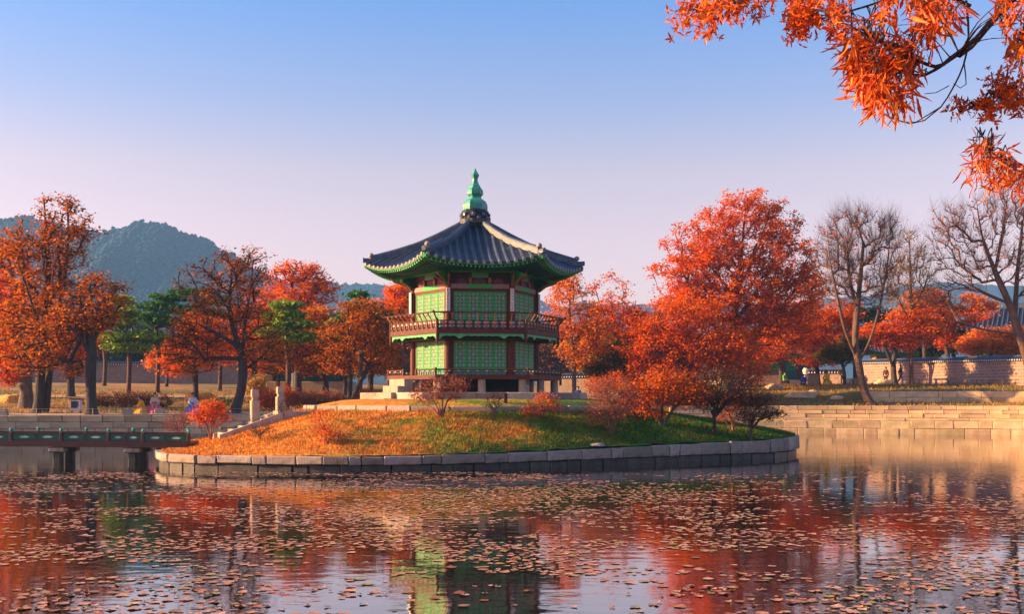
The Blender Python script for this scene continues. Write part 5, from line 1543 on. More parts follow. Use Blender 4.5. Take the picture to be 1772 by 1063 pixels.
# ------------------------------------------------------------------ garden walls
def brick_mat(name, c1, c2, mortar, s):
    m = bpy.data.materials.new(name); m.use_nodes = True
    N, L = m.node_tree.nodes, m.node_tree.links; b = N['Principled BSDF']; b.inputs['Roughness'].default_value = .9
    tc = N.new('ShaderNodeTexCoord'); sp = N.new('ShaderNodeSeparateXYZ'); cb = N.new('ShaderNodeCombineXYZ')
    L.new(tc.outputs['Object'], sp.inputs[0]); L.new(sp.outputs[0], cb.inputs[0]); L.new(sp.outputs[2], cb.inputs[1])
    bt = N.new('ShaderNodeTexBrick'); bt.inputs['Scale'].default_value = s
    bt.inputs['Color1'].default_value = (*c1, 1); bt.inputs['Color2'].default_value = (*c2, 1); bt.inputs['Mortar'].default_value = (*mortar, 1)
    bt.inputs['Mortar Size'].default_value = .035; bt.inputs['Brick Width'].default_value = .6; bt.inputs['Row Height'].default_value = .26
    L.new(cb.outputs[0], bt.inputs['Vector'])
    nz = N.new('ShaderNodeTexNoise'); nz.inputs['Scale'].default_value = 1.2; nz.inputs['Detail'].default_value = 6; L.new(tc.outputs['Object'], nz.inputs['Vector'])
    hs = N.new('ShaderNodeHueSaturation'); mr = N.new('ShaderNodeMapRange'); mr.inputs[3].default_value = .7; mr.inputs[4].default_value = 1.3
    L.new(nz.outputs[0], mr.inputs[0]); L.new(mr.outputs[0], hs.inputs['Value']); L.new(bt.outputs[0], hs.inputs['Color']); L.new(hs.outputs[0], b.inputs['Base Color'])
    bp = N.new('ShaderNodeBump'); bp.inputs['Strength'].default_value = .5; bp.inputs['Distance'].default_value = .03; bp.invert = True
    L.new(bt.outputs['Fac'], bp.inputs['Height']); L.new(bp.outputs[0], b.inputs['Normal'])
    return m
MT['brick'] = brick_mat('grey_brick', (.27, .165, .135), (.19, .12, .105), (.34, .235, .19), 1.0)

def coped_wall(name, label, a, b, h, material, seed=0, spacing=.28, tile_geo=True):
    """tile-capped wall from plan point a to b, standing on the ground"""
    A, B = Vector((a[0], a[1], 0)), Vector((b[0], b[1], 0))
    l = (B - A).length; ang = math.atan2(B.y - A.y, B.x - A.x)
    za, zb = gz(*a), gz(*b)
    e_ = empty(name, (A.x, A.y, za), ang, label, 'wall')
    def zt(x): return (zb - za) * x / l
    n = 24; v, f = [], []
    for i in range(n + 1):
        x = l * i / n
        v += [(x, -.22, zt(x) - .6), (x, .22, zt(x) - .6), (x, .22, zt(x) + h), (x, -.22, zt(x) + h)]
    for i in range(n):
        for q in range(4): f.append((i * 4 + q, i * 4 + (q + 1) % 4, i * 4 + 4 + (q + 1) % 4, i * 4 + 4 + q))
    f += [(3, 2, 1, 0), (4 * n, 4 * n + 1, 4 * n + 2, 4 * n + 3)]
    MB().raw(v, f).build('wall_body', material, e_)
    v, f = [], []
    prof = [(-.42, .0), (-.42, .05), (0, .30), (.42, .05), (.42, 0)]
    for i in range(n + 1):
        x = l * i / n
        v += [(x, y, zt(x) + h + .003 + z) for y, z in prof]
    q5 = len(prof)
    for i in range(n):
        for q in range(q5): f.append((i * q5 + q, i * q5 + (q + 1) % q5, (i + 1) * q5 + (q + 1) % q5, (i + 1) * q5 + q))
    f += [tuple(reversed(range(q5))), tuple(n * q5 + k for k in range(q5))]
    MB().raw(v, f).build('coping', MT['tile'], e_)
    m, e2 = MB(), MB()
    x = spacing / 2
    while x < l:
        z0 = zt(x) + h
        for s in (-1, 1):
            m.tube([(x, 0, z0 + .33), (x, s * .45, z0 + .075)], .062, 6)
        e2.tube([(x, -.452, z0 + .06), (x, -.50, z0 + .05)], .058, 8)
        x += spacing
    m.tube([(0, 0, h + .36), (l, 0, zt(l) + h + .36)], .075, 6)
    tag(m.build('coping_tiles', MT['tile_row'], e_), kind='stuff')
    tag(e2.build('coping_tile_ends', MT['plaque'], e_), kind='stuff')
    return e_
wa = (px_x(1494, 107), 107); wb = (px_x(1795, 83.5), 83.5)
coped_wall('brick_wall', 'long grey pink brick wall with dark tile coping behind the standing couple', wa, wb, 2.05, MT['brick'])
coped_wall('garden_wall', 'beige plastered garden wall with dark coping far across the shaded lawn', (px_x(-120, 128), 128), (px_x(560, 128), 132), 2.1, MT['plaster'])
coped_wall('low_wall', 'short grey wall with black coping behind the yellow jacketed visitor', (px_x(1395, 108), 108), (px_x(1462, 106), 106), 1.15, MT['brick'])
coped_wall('far_wall', 'low sunlit wall seen past the amber tree beside the pavilion', (px_x(930, 110), 110), (px_x(1130, 104), 104), 1.5, MT['plaster'])

# ------------------------------------------------------------------ halls beyond the walls
def hall(name, label, c, w, dp, zg, wall_h, roof_h, rot, bays=4, over=1.3, wall_mat='plaster'):
    e_ = empty(name, (c[0], c[1], zg), rot, label, 'building')
    MB().cbox(-w / 2 - .6, w / 2 + .6, -dp / 2 - .6, dp / 2 + .6, -.8, .5, .05).build('stone_base', MT['stone_pale'], e_)
    MB().box(-w / 2, w / 2, -dp / 2, dp / 2, .5, wall_h).build('wall', MT[wall_mat], e_)
    for i in range(bays + 1):
        x = -w / 2 + w * i / bays
        for y in (-dp / 2 - .06, dp / 2 + .06):
            MB().lathe([(.17, .5), (.17, wall_h - .3)], 8).build('column', MT['red_wood'], e_, (x, y, 0))
    for i in range(bays):
        x = -w / 2 + w * (i + .5) / bays
        dr = MB().box(-w / bays * .38, w / bays * .38, -.05, .05, .55, wall_h * .78).build('door', MT['teal'], e_, (x, -dp / 2 - .06, 0))
        MB().box(-w / bays * .30, w / bays * .30, -.07, -.055, .55 + .9, wall_h * .74).build('lattice', MT['pane'], dr)
    MB().box(-w / 2 - .2, w / 2 + .2, -dp / 2 - .2, dp / 2 + .2, wall_h - .3, wall_h - .02).build('beam', MT['green'], e_)
    W2, D2 = w / 2 + over, dp / 2 + over
    def rz_(u, v):
        # u,v in -1..1 ; curved hip roof
        t = 1 - max(abs(u) if abs(u) > .62 else 0, abs(v))
        if abs(u) > .62: t = min(1 - abs(v), (1 - abs(u)) / .38)
        lift = .5 * (abs(u) ** 6) * (abs(v) ** 2 if abs(v) > .5 else .25)
        return wall_h + roof_h * (max(0, t) ** 1.25) + lift
    MB().grid(lambda a, b: ((a * 2 - 1) * W2, (b * 2 - 1) * D2, rz_(a * 2 - 1, b * 2 - 1)), 32, 20).build('roof', MT['tile'], e_)
    MB().grid(lambda a, b: ((a * 2 - 1) * W2, (1 - 2 * b) * D2, wall_h - .05 + (rz_(a * 2 - 1, 1 - 2 * b) - wall_h) * .25), 16, 8).build('eave', MT['soffit'], e_)
    tr = MB()
    x = -W2 + .2
    while x < W2:
        for s in (-1, 1):
            tr.tube([(x, s * D2 * q, rz_(x / W2, s * q) + .03) for q in (1.0, .8, .6, .4, .2, .04)], .085, 5)
        x += .42
    tag(tr.build('roof_tile_rows', MT['tile_row'], e_), kind='stuff')
    MB().cbox(-W2 * .62, W2 * .62, -.16, .16, wall_h + roof_h - .1, wall_h + roof_h + .45, .05).build('ridge', MT['tile_row'], e_)
    return e_
hall('tiled_hall', 'dark tiled hall roof rising behind the brick wall at the picture edge', (53.5, 105), 17, 9, 4.0, 4.7, 2.7, math.radians(-28), 5)
hall('painted_gallery', 'red and teal columned gallery glimpsed under the orange boughs', (px_x(1325, 116), 116), 9.0, 5, 3.9, 3.2, 2.0, math.radians(6), 5)
hall('gate_house', 'small dark blue tiled roof peeking over the brick wall', (px_x(1566, 130), 130), 7.0, 4, 4.2, 3.6, 1.7, math.radians(-10), 3)
hall('garden_kiosk', 'dark low roofed kiosk deep in the shade left of the pavilion', (px_x(540, 112), 112), 7.0, 4, 3.7, 2.0, 1.4, 0, 3, wall_mat='dark')

# path on the far bank
def strip(name, pts, w, material, lift=.02):
    v, f = [], []
    P = [Vector((p[0], p[1], 0)) for p in pts]
    for i, p in enumerate(P):
        d = (P[min(i + 1, len(P) - 1)] - P[max(i - 1, 0)]).normalized(); n = Vector((-d.y, d.x, 0)) * w / 2
        for q in (-1, 0, 1): v.append((p.x + n.x * q, p.y + n.y * q, gz(p.x + n.x * q, p.y + n.y * q) + lift))
    f = [(i * 3 + q, (i + 1) * 3 + q, (i + 1) * 3 + q + 1, i * 3 + q + 1) for i in range(len(P) - 1) for q in (0, 1)]
    return tag(MB().raw(v, f).build(name, material), kind='structure')
m_path = mat('sandy_path', (.46, .36, .28), (.36, .27, .20), 1.2, .95, .3, 9)
pp = [(PC[0] + (float(pond_r(a)) + 26) * math.cos(a), PC[1] + (float(pond_r(a)) + 26) * math.sin(a)) for a in np.radians(np.arange(86, 150, 2.0))]
strip('path', pp, 4.0, m_path, .07)
pp = [(PC[0] + (float(pond_r(a)) + 19) * math.cos(a), PC[1] + (float(pond_r(a)) + 19) * math.sin(a)) for a in np.radians(np.arange(10, 84, 2.0))]
strip('terrace_path', pp, 7.5, m_path, .07)
pp = [(PC[0] + (float(pond_r(a)) + 1.15) * math.cos(a), PC[1] + (float(pond_r(a)) + 1.15) * math.sin(a)) for a in np.radians(np.arange(96, 160, 1.5))]
strip('bank_path', pp, 1.5, m_path, .035)

# ------------------------------------------------------------------ small furniture
def put(x, d): 
    X = px_x(x, d); return (X, d, gz(X, d))
# notice box on the bank
m_white = mat('white_paint', (.72, .74, .78), (.62, .64, .68), 4, .5)
m_screen = mat('dark_green_print', (.015, .05, .04), (.01, .03, .03), 12, .3)
m_redp = mat('red_print', (.55, .03, .03), None, 6, .5)
p = put(132, 66.5)
e_ = empty('notice_box', p, math.radians(-8), 'white framed notice box with dark green poster standing on the bank', 'notice box')
MB().cbox(-.33, .33, -.12, .12, .12, .80, .02).build('cabinet', m_white, e_)
MB().cbox(-.38, .38, -.17, .17, .802, .88, .02).build('hood', MT['ink'], e_)
MB().box(-.27, .14, -.135, -.124, .30, .72).build('poster', m_screen, e_)
MB().box(.145, .22, -.133, -.124, .38, .70).build('red_strip', m_redp, e_)
for s in (-.27, .27): MB().box(s - .03, s + .03, -.06, .06, -.05, .119).build('leg', MT['ink'], e_)
p = put(513, 100)
e_ = empty('sign_board', p, 0, 'tall pale blue sign board in the shade near the kiosk', 'sign')
MB().cbox(-.42, .42, -.06, .06, .3, 1.9, .02).build('panel', mat('pale_blue_sign', (.40, .52, .66), (.34, .45, .58), 4, .5), e_)
for s in (-.36, .36): MB().box(s - .05, s + .05, -.05, .05, -.1, .299).build('leg', MT['ink'], e_)
# stone blocks along the bank edge
for (x, d, lb) in ((5, 63.4, 'pale stone block on the bank at the picture edge'), (221, 65.3, 'pale stone block beside the yellow skirted sitter'), (276, 66.2, 'pale stone block in front of the pink dress')):
    X = px_x(x, d)
    e_ = empty('bank_block', (X, d, gz(X, d) - .02), rs_.uniform(-.2, .2), lb, 'stone block', 'blocks on the bank edge')
    MB().cbox(-.26, .26, -.22, .22, 0, .32, .03, .01, rs_).build('block', MT['stone_pale'], e_)
    MB().cbox(-.22, .22, -.18, .18, .321, .37, .02, .006, rs_).build('top', MT['stone_pale'], e_)
# wire fence along the shaded bank
fe = pond_pts(100, 156, 2.0, .28)
fence = empty('wire_fence', (fe[14][0], fe[14][1], 1.5), 0, 'thin low wire fence along the top of the shaded bank wall', 'fence')
wires = MB()
for i, q in enumerate(fe):
    z = gz(*q)
    MB().tube([(q[0] - fence.location.x, q[1] - fence.location.y, z - 1.55), (q[0] - fence.location.x, q[1] - fence.location.y, z - 1.5 + .42)], .022, 6).build('fence_post', MT['stone_pale'], fence)
for h in (.18, .38):
    wires = MB().tube([(q[0] - fence.location.x, q[1] - fence.location.y, gz(*q) - 1.5 + h) for q in fe], .008, 4)
    wires.build('wire', MT['stone_pale'], fence)
# straw covered mounds
m_straw = mat('straw', (.72, .40, .10), (.50, .26, .06), 9, .95, .6, 30, stretch=(1, 1, .3))
for (x, y, d, r, lb) in ((18, 697, 76, .75, 'first of the golden straw bundles behind the thick pale trunk'), (34, 697, 76.5, .6, 'middle golden straw bundle behind the thick pale trunk'), (50, 696, 77, .55, 'last golden straw bundle next to the trunk'),
                     (333, 682, 84, .6, 'small golden straw heap under the low orange tree'), (352, 681, 84.5, .9, 'large golden straw heap under the low orange tree')):
    X = px_x(x, d)
    rock('straw_bundle', lb, (X, d, gz(X, d) + .12), r, r * .7, .52 if r > .56 else .6, int(x), m_straw, 'straw bundles on the lawn', 'straw bundle')
# benches and low rope rail by the brick wall
for (x, d, w, lb) in ((1630, 89, 1.25, 'stone bench with dark ends before the brick wall, nearer to the couple'), (1692, 88, 1.75, 'longer stone bench before the brick wall')):
    X = px_x(x, d)
    e_ = empty('stone_bench', (X, d, gz(X, d)), math.radians(-20), lb, 'bench', 'benches by the brick wall')
    MB().cbox(-w / 2, w / 2, -.2, .2, .38, .5, .02).build('seat', MT['stone_pale'], e_)
    for s in (-1, 1): MB().cbox(s * w * .36 - .09, s * w * .36 + .09, -.16, .16, 0, .379, .02).build('leg', MT['stone'], e_)
rope = empty('post_rail', put(1700, 86.5), 0, 'thin wooden post and wire rail along the sunny terrace edge', 'fence')
rx = [1590, 1640, 1690, 1735, 1780]
rpnt = [put(x, 87.2 - (x - 1590) * .012) for x in rx]
for q in rpnt:
    MB().tube([(q[0] - rope.location.x, q[1] - rope.location.y, q[2] - rope.location.z - .05), (q[0] - rope.location.x, q[1] - rope.location.y, q[2] - rope.location.z + .55)], .03, 6).build('rail_post', MT['bark_light'], rope)
for h in (.25, .48):
    MB().tube([(q[0] - rope.location.x, q[1] - rope.location.y, q[2] - rope.location.z + h) for q in rpnt], .012, 4).build('wire', MT['bark_light'], rope)
# plinth, stone drum and tent near the visitors
X, d, z = put(1406, 92)
e_ = empty('stone_plinth', (X, d, z), .2, 'square grey stone plinth behind the blue jacketed visitor', 'plinth')
MB().cbox(-.55, .45, -.35, .35, 0, .85, .04).build('block', MT['stone_pale'], e_)
MB().cbox(-.60, .50, -.40, .40, .851, .95, .03).build('cap', MT['stone_pale'], e_)
X, d, z = put(1394, 96)
e_ = empty('white_post', (X, d, z), 0, 'white stone post standing behind the crouching blue jacket', 'post')
MB().lathe([(.22, 0), (.22, 1.15), (.26, 1.2), (.26, 1.32), (.15, 1.5)], 10).build('shaft', MT['plaque'], e_)
X, d, z = put(1482, 92)
e_ = empty('low_table', (X, d, z), .1, 'low pale stone table with arched openings beside the tree', 'table')
MB().cbox(-.75, .75, -.3, .3, .40, .52, .02).build('top', MT['stone_pale'], e_)
for s in (-.62, -.2, .2, .62): MB().cbox(s - .1, s + .1, -.24, .24, 0, .399, .02).build('leg', MT['stone_pale'], e_)
X, d, z = put(1318, 100)
e_ = empty('gallery_ramp', (X, d, z), 0, 'pale stone ramp with slanted parapet below the painted gallery', 'ramp')
MB().prism([(-1.6, -.3), (1.6, -.3), (1.6, .95), (-.6, .95), (-1.6, .35)], lambda u, w, t: (u, t, w), -.25, .25).build('parapet', MT['stone_pale'], e_)
MB().cbox(-1.4, 2.4, .3, 1.6, -.3, .5, .04).build('steps_block', MT['stone_pale'], e_)

# ------------------------------------------------------------------ people
def skin_mesh(name, verts, edges, rad, material, parent, root=0, sub=2):
    me = bpy.data.meshes.new(name)
    me.from_pydata(verts, edges, []); me.materials.append(material)
    o = add(name, me, parent)
    md = o.modifiers.new('skin', 'SKIN'); md.use_smooth_shade = True
    for i, r in enumerate(rad):
        sv = me.skin_vertices[0].data[i]
        sv.radius = (r, r) if not hasattr(r, '__len__') else r
        sv.use_root = (i == root)
    s = o.modifiers.new('sub', 'SUBSURF'); s.levels = sub; s.render_levels = sub
    return o

def cloth(name, c): return mat(name, c, tuple(x * .7 for x in c), 8, .85)

POSES = {
 'stand': dict(hip=(0, 0, .92), chest=(0, 0, 1.32), neck=(0, 0, 1.48), head=(0, -.01, 1.62), kneeL=(-.10, -.02, .50), footL=(-.11, .02, .05), toeL=(-.12, -.14, .04), kneeR=(.10, .0, .50), footR=(.12, .03, .05), toeR=(.13, -.13, .04),
               elbL=(-.25, .03, 1.10), hanL=(-.26, -.08, .86), elbR=(.25, .03, 1.10), hanR=(.26, -.06, .86)),
 'walk': dict(hip=(0, 0, .90), chest=(0, -.02, 1.30), neck=(0, -.03, 1.46), head=(0, -.05, 1.61), kneeL=(-.12, -.16, .50), footL=(-.16, -.20, .06), toeL=(-.17, -.36, .05), kneeR=(.12, .06, .48), footR=(.16, .30, .07), toeR=(.16, .16, .04),
              elbL=(-.24, .14, 1.09), hanL=(-.24, .10, .85), elbR=(.24, -.08, 1.09), hanR=(.23, -.22, .90)),
 'sit': dict(hip=(0, .05, .42), chest=(0, .02, .82), neck=(0, .0, .98), head=(0, -.02, 1.12), kneeL=(-.12, -.36, .46), footL=(-.12, -.36, .06), toeL=(-.12, -.50, .05), kneeR=(.12, -.36, .46), footR=(.13, -.34, .06), toeR=(.14, -.48, .05),
             elbL=(-.24, -.04, .62), hanL=(-.12, -.26, .54), elbR=(.24, -.04, .62), hanR=(.12, -.26, .54)),
 'crouch': dict(hip=(0, .10, .30), chest=(0, -.06, .66), neck=(0, -.12, .80), head=(0, -.18, .92), kneeL=(-.16, -.28, .46), footL=(-.14, -.02, .06), toeL=(-.15, -.17, .05), kneeR=(.16, -.28, .46), footR=(.14, -.02, .06), toeR=(.15, -.17, .05),
                elbL=(-.24, -.22, .50), hanL=(-.10, -.40, .46), elbR=(.24, -.22, .50), hanR=(.10, -.40, .46)),
}
def person(label, loc, face, pose, top, low, scale=1.0, skirt=None, shoe='ink', sash=None, bun=False, group='visitors'):
    P = {k: Vector(v) * scale for k, v in POSES[pose].items()}
    s = scale
    e_ = empty('person', loc, face, label, 'person', group)
    shL, shR = P['chest'] + Vector((-.17, 0, .10)) * s, P['chest'] + Vector((.17, 0, .10)) * s
    names = ['hip', 'chest', 'neck', 'head']
    # one continuous body
    V = [P['hip'], P['hip'].lerp(P['chest'], .5), P['chest'], P['neck'], P['head'] + Vector((0, 0, -.03)) * s, P['head'] + Vector((0, -.005, .08)) * s]
    E = [(0, 1), (1, 2), (2, 3), (3, 4), (4, 5)]; Rd = [.13, .115, .13, .052, .095, .085]
    for sgn, kn, ft, to in ((-1, 'kneeL', 'footL', 'toeL'), (1, 'kneeR', 'footR', 'toeR')):
        b = len(V); V += [P['hip'] + Vector((sgn * .09, 0, -.05)) * s, P[kn], P[ft], P[to]]; E += [(0, b), (b, b + 1), (b + 1, b + 2), (b + 2, b + 3)]; Rd += [.085, .058, .042, .035]
    for sh, el, ha in ((shL, 'elbL', 'hanL'), (shR, 'elbR', 'hanR')):
        dh = (P[ha] - P[el]).normalized()
        b = len(V); V += [sh, P[el], P[ha], P[ha] + dh * .10 * s]; E += [(2, b), (b, b + 1), (b + 1, b + 2), (b + 2, b + 3)]; Rd += [.055, .042, .030, .034]
        # fingers and thumb
        side = dh.cross(Vector((0, 0, 1)));  side = side.normalized() if side.length > .1 else Vector((1, 0, 0))
        for q in range(4):
            V.append(P[ha] + dh * (.165 - .01 * abs(q - 1.5)) * s + side * (q - 1.5) * .019 * s); E.append((b + 3, len(V) - 1)); Rd.append(.009)
        V.append(P[ha] + dh * .09 * s + side * .055 * s); E.append((b + 2, len(V) - 1)); Rd.append(.010)
    skin_mesh('body', [tuple(v) for v in V], E, [r * s for r in Rd], MT['skin'], e_)
    # jacket
    V = [P['hip'].lerp(P['chest'], .02), P['hip'].lerp(P['chest'], .5), P['chest'], P['neck'] + Vector((0, 0, -.02)) * s]; E = [(0, 1), (1, 2), (2, 3)]; Rd = [.165, .15, .165, .075]
    for sh, el, ha in ((shL, 'elbL', 'hanL'), (shR, 'elbR', 'hanR')):
        b = len(V); V += [sh, P[el], P[el].lerp(P[ha], .92)]; E += [(2, b), (b, b + 1), (b + 1, b + 2)]; Rd += [.085, .066, .050]
    skin_mesh('jacket', [tuple(v) for v in V], E, [r * s for r in Rd], top, e_)
    if skirt is None:
        V = [P['hip'] + Vector((0, 0, .06)) * s]; E = []; Rd = [.16]
        for sgn, kn, ft in ((-1, 'kneeL', 'footL'), (1, 'kneeR', 'footR')):
            b = len(V); V += [P['hip'] + Vector((sgn * .095, 0, -.06)) * s, P[kn], P[ft] + Vector((0, 0, .05)) * s]; E += [(0, b), (b, b + 1), (b + 1, b + 2)]; Rd += [.108, .078, .066]
        skin_mesh('trousers', [tuple(v) for v in V], E, [r * s for r in Rd], low, e_)
    else:
        # full pleated skirt spreading on the ground
        top_z, rb = skirt
        m = MB(); n = 40; base = 0
        c = P['hip'].lerp(P['chest'], .75)
        prof = [(.15, top_z), (.20, top_z * .86), (.34, top_z * .62), (rb * .72, top_z * .38), (rb * .92, top_z * .16), (rb, .01)]
        for (r, z) in reversed(prof):
            for k in range(n):
                g = 2 * PI * k / n; pl_ = 1 + (.07 * math.sin(k * 2 * PI / n * 10)) * (1 - z / top_z)
                fw = -.10 * (1 - z / top_z) if pose == 'sit' else 0
                m.v.append(((r * pl_) * math.cos(g) * s, ((r * pl_) * math.sin(g) * .9 + fw) * s + c.y * (z / top_z), z * s))
        for i in range(len(prof) - 1):
            for k in range(n):
                m.f.append((i * n + k, i * n + (k + 1) % n, (i + 1) * n + (k + 1) % n, (i + 1) * n + k))
        m.f.append(tuple((len(prof) - 1) * n + k for k in range(n)))
        m.build('skirt', low, e_, smooth=True)
    for to, ft in (('toeL', 'footL'), ('toeR', 'footR')):
        skin_mesh('shoe', [tuple(P[ft]), tuple(P[ft].lerp(P[to], .6)), tuple(P[to])], [(0, 1), (1, 2)], [.05 * s, .048 * s, .04 * s], MT[shoe], e_, sub=1)
    hc = P['head'] + Vector((0, .018, .055)) * s
    bm = bmesh.new(); bmesh.ops.create_uvsphere(bm, u_segments=16, v_segments=10, radius=.108 * s)
    for v in bm.verts:
        if v.co.y < -.03 * s and v.co.z < .055 * s: v.co.y = -.03 * s + (v.co.y + .03 * s) * .1
        v.co.z *= 1.08
    if bun:
        r = bmesh.ops.create_uvsphere(bm, u_segments=10, v_segments=8, radius=.055 * s)
        for v in r['verts']: v.co += Vector((0, .09, -.02)) * s
    me = bpy.data.meshes.new('hair'); bm.to_mesh(me); bm.free(); me.materials.append(MT['hair'])
    add('hair', me, e_, tuple(hc))
    # face
    hd = P['head'] + Vector((0, 0, .03)) * s
    fm = MB()
    fm.raw([(-.013 * s, hd.y - .088 * s, hd.z - .02 * s), (.013 * s, hd.y - .088 * s, hd.z - .02 * s), (0, hd.y - .122 * s, hd.z - .018 * s), (0, hd.y - .09 * s, hd.z + .03 * s)], [(0, 2, 3), (2, 1, 3), (0, 1, 2)])
    for sg in (-1, 1): fm.lathe([(.004 * s, -.03 * s), (.014 * s, 0), (.004 * s, .03 * s)], 6, (sg * .094 * s, hd.y, hd.z))
    fm.build('nose_and_ears', MT['skin'], e_)
    ey = MB()
    for sg in (-1, 1): ey.lathe([(.004 * s, -.006 * s), (.013 * s, 0), (.004 * s, .006 * s)], 8, (sg * .036 * s, hd.y - .088 * s, hd.z + .022 * s))
    ey.box(-.026 * s, .026 * s, hd.y - .097 * s, hd.y - .08 * s, hd.z - .052 * s, hd.z - .044 * s)
    ey.build('eyes_and_mouth', MT['ink'], e_)
    return e_
c_pink, c_blue, c_cream, c_white = cloth('pink_silk', (.75, .10, .22)), cloth('blue_silk', (.02, .22, .72)), cloth('cream_silk', (.72, .52, .36)), cloth('white_cloth', (.72, .70, .74))
c_gold, c_black, c_navy = cloth('gold_silk', (.80, .38, .03)), cloth('black_cloth', (.018, .016, .02)), cloth('navy_cloth', (.03, .06, .16))
c_green, c_bblue, c_yellow, c_jean = cloth('lime_jacket', (.14, .55, .05)), cloth('blue_jacket', (.02, .08, .50)), cloth('yellow_jacket', (.80, .55, .02)), cloth('denim', (.05, .07, .12))
c_plum = cloth('plum_coat', (.10, .035, .05))
def pz(x, d, lift=0.0):
    X = px_x(x, d); return (X, d, gz(X, d) + lift)
person('person in a pink skirt and cream jacket sitting on the shaded bank', pz(268, 66.6), math.radians(15), 'sit', c_cream, c_pink, 1.0, (.72, .62), bun=True)
person('person in a golden yellow skirt bending low beside the pink skirted person', pz(246, 66.4), math.radians(-60), 'crouch', c_gold, c_gold, 1.0, (.55, .62), bun=True)
person('person in a blue skirt and white jacket sitting alone on the bank', pz(334, 67.0), math.radians(30), 'sit', c_white, c_blue, 1.0, (.70, .60), bun=True)
person('person in a dark blue coat standing beside the pavilion under the amber tree', pz(1000, 80), math.radians(-20), 'stand', c_navy, c_black, 1.0)
person('person in black walking in front of the brick wall', pz(1558, 96), math.radians(70), 'walk', c_black, c_navy, 1.02)
person('person in a plum coat standing at the yellowish rock', pz(1533, 96.5), math.radians(-30), 'stand', c_plum, c_black, .88)
person('person in a lime green jacket sitting under the red orange tree', pz(1358, 93), math.radians(40), 'sit', c_green, c_black, .92)
person('person in a bright blue jacket crouching by the square plinth', pz(1390, 90), math.radians(160), 'crouch', c_bblue, c_black, .95)
person('person in a bright yellow jacket bending down near the low table', pz(1432, 91.5), math.radians(-50), 'crouch', c_yellow, c_yellow, 1.12, (.45, .42))
person('person in a long black coat standing behind the low table', pz(1458, 95), math.radians(10), 'stand', c_black, c_black, .92)

# ------------------------------------------------------------------ lily pads
rgp = np.random.default_rng(91)
m_pad = bpy.data.materials.new('lily_pad'); m_pad.use_nodes = True
N, L = m_pad.node_tree.nodes, m_pad.node_tree.links
b = N['Principled BSDF']; b.inputs['Roughness'].default_value = .7; b.inputs['Specular IOR Level'].default_value = .15
gm = N.new('ShaderNodeNewGeometry'); oi = N.new('ShaderNodeObjectInfo')
ad = N.new('ShaderNodeMath'); ad.operation = 'ADD'; fr2 = N.new('ShaderNodeMath'); fr2.operation = 'FRACT'
L.new(gm.outputs['Random Per Island'], ad.inputs[0]); L.new(oi.outputs['Random'], ad.inputs[1]); L.new(ad.outputs[0], fr2.inputs[0])
rp = N.new('ShaderNodeValToRGB'); e = rp.color_ramp.elements
e[0].position = 0; e[0].color = (.44, .19, .13, 1); e[1].position = 1; e[1].color = (.54, .31, .23, 1)
for p_, c_ in ((.25, (.52, .27, .19)), (.5, (.38, .18, .10)), (.62, (.56, .35, .28)), (.74, (.22, .085, .045)), (.8, (.40, .12, .07)), (.9, (.26, .25, .07))):
    k = e.new(p_); k.color = (*c_, 1)
L.new(fr2.outputs[0], rp.inputs[0])
tc = N.new('ShaderNodeTexCoord'); nz = N.new('ShaderNodeTexNoise'); nz.inputs['Scale'].default_value = 26; L.new(tc.outputs['Object'], nz.inputs['Vector'])
mr = N.new('ShaderNodeMapRange'); mr.inputs[1].default_value = .3; mr.inputs[2].default_value = .7; mr.inputs[3].default_value = .65; mr.inputs[4].default_value = 1.2
hs = N.new('ShaderNodeHueSaturation'); L.new(nz.outputs[0], mr.inputs[0]); L.new(mr.outputs[0], hs.inputs['Value']); L.new(rp.outputs[0], hs.inputs['Color']); L.new(hs.outputs[0], b.inputs['Base Color'])
NP = 10
def pad_verts(rng, r):
    """rim with a notch, centre slightly dished"""
    g = np.linspace(.22, 2 * PI - .22, NP) + rng.uniform(0, 6)
    rr_ = r * rng.uniform(.9, 1.1, NP)
    rim = np.stack([np.cos(g) * rr_, np.sin(g) * rr_, .004 + rng.uniform(0, .004, NP)], 1)
    q_ = rng.integers(0, NP); rim[q_] += [0, 0, rng.uniform(0, .012) * r / .06]; rim[(q_ + 1) % NP] += [0, 0, rng.uniform(0, .006) * r / .06]
    if rng.uniform() < .25: rim[rng.integers(1, NP - 1), :2] *= rng.uniform(.45, .8)
    return np.concatenate([[[0, 0, .003]], rim])
PF = np.array([(0, i, i + 1) for i in range(1, NP)])
# clustered positions
cand = []
def vnoise(x, y, s, seed):
    r_ = np.random.default_rng(seed); g = r_.uniform(0, 1, (64, 64))
    u, v_ = (x * s) % 63, (y * s) % 63
    i, j = u.astype(int), v_.astype(int); fu, fv = u - i, v_ - j
    i2, j2 = (i + 1) % 64, (j + 1) % 64
    return (g[i, j] * (1 - fu) + g[i2, j] * fu) * (1 - fv) + (g[i, j2] * (1 - fu) + g[i2, j2] * fu) * fv
n0 = 150000
y_ = rgp.uniform(11.5, 37.5, n0); x_ = rgp.uniform(-19, 19, n0)
keep = np.abs(x_) < y_ * .50 + .6
x_, y_ = x_[keep], y_[keep]
dn = .40 * vnoise(x_ + 40, y_ * 1.6 + 10, .45, 1) + .35 * vnoise(x_ * 1.0 + 40, y_ * 2.6, 1.3, 2) + .25 * vnoise(x_ * .8 + 40, y_ * 2.4, 4.2, 4)
yp = YH + HC * FPX / y_
pr = np.clip((dn - .455) * 6.5, 0.02, 1)
pr *= np.where(yp > 905, 1.0, np.where(x_ > 2, .75, .95))
xp = 886 + x_ * FPX / y_
pr *= np.clip((yp - 814) / 8, 0, 1)
pr *= 1 - .85 * np.clip((xp - 1180) / 250, 0, 1) * np.clip((885 - yp) / 30, 0, 1)
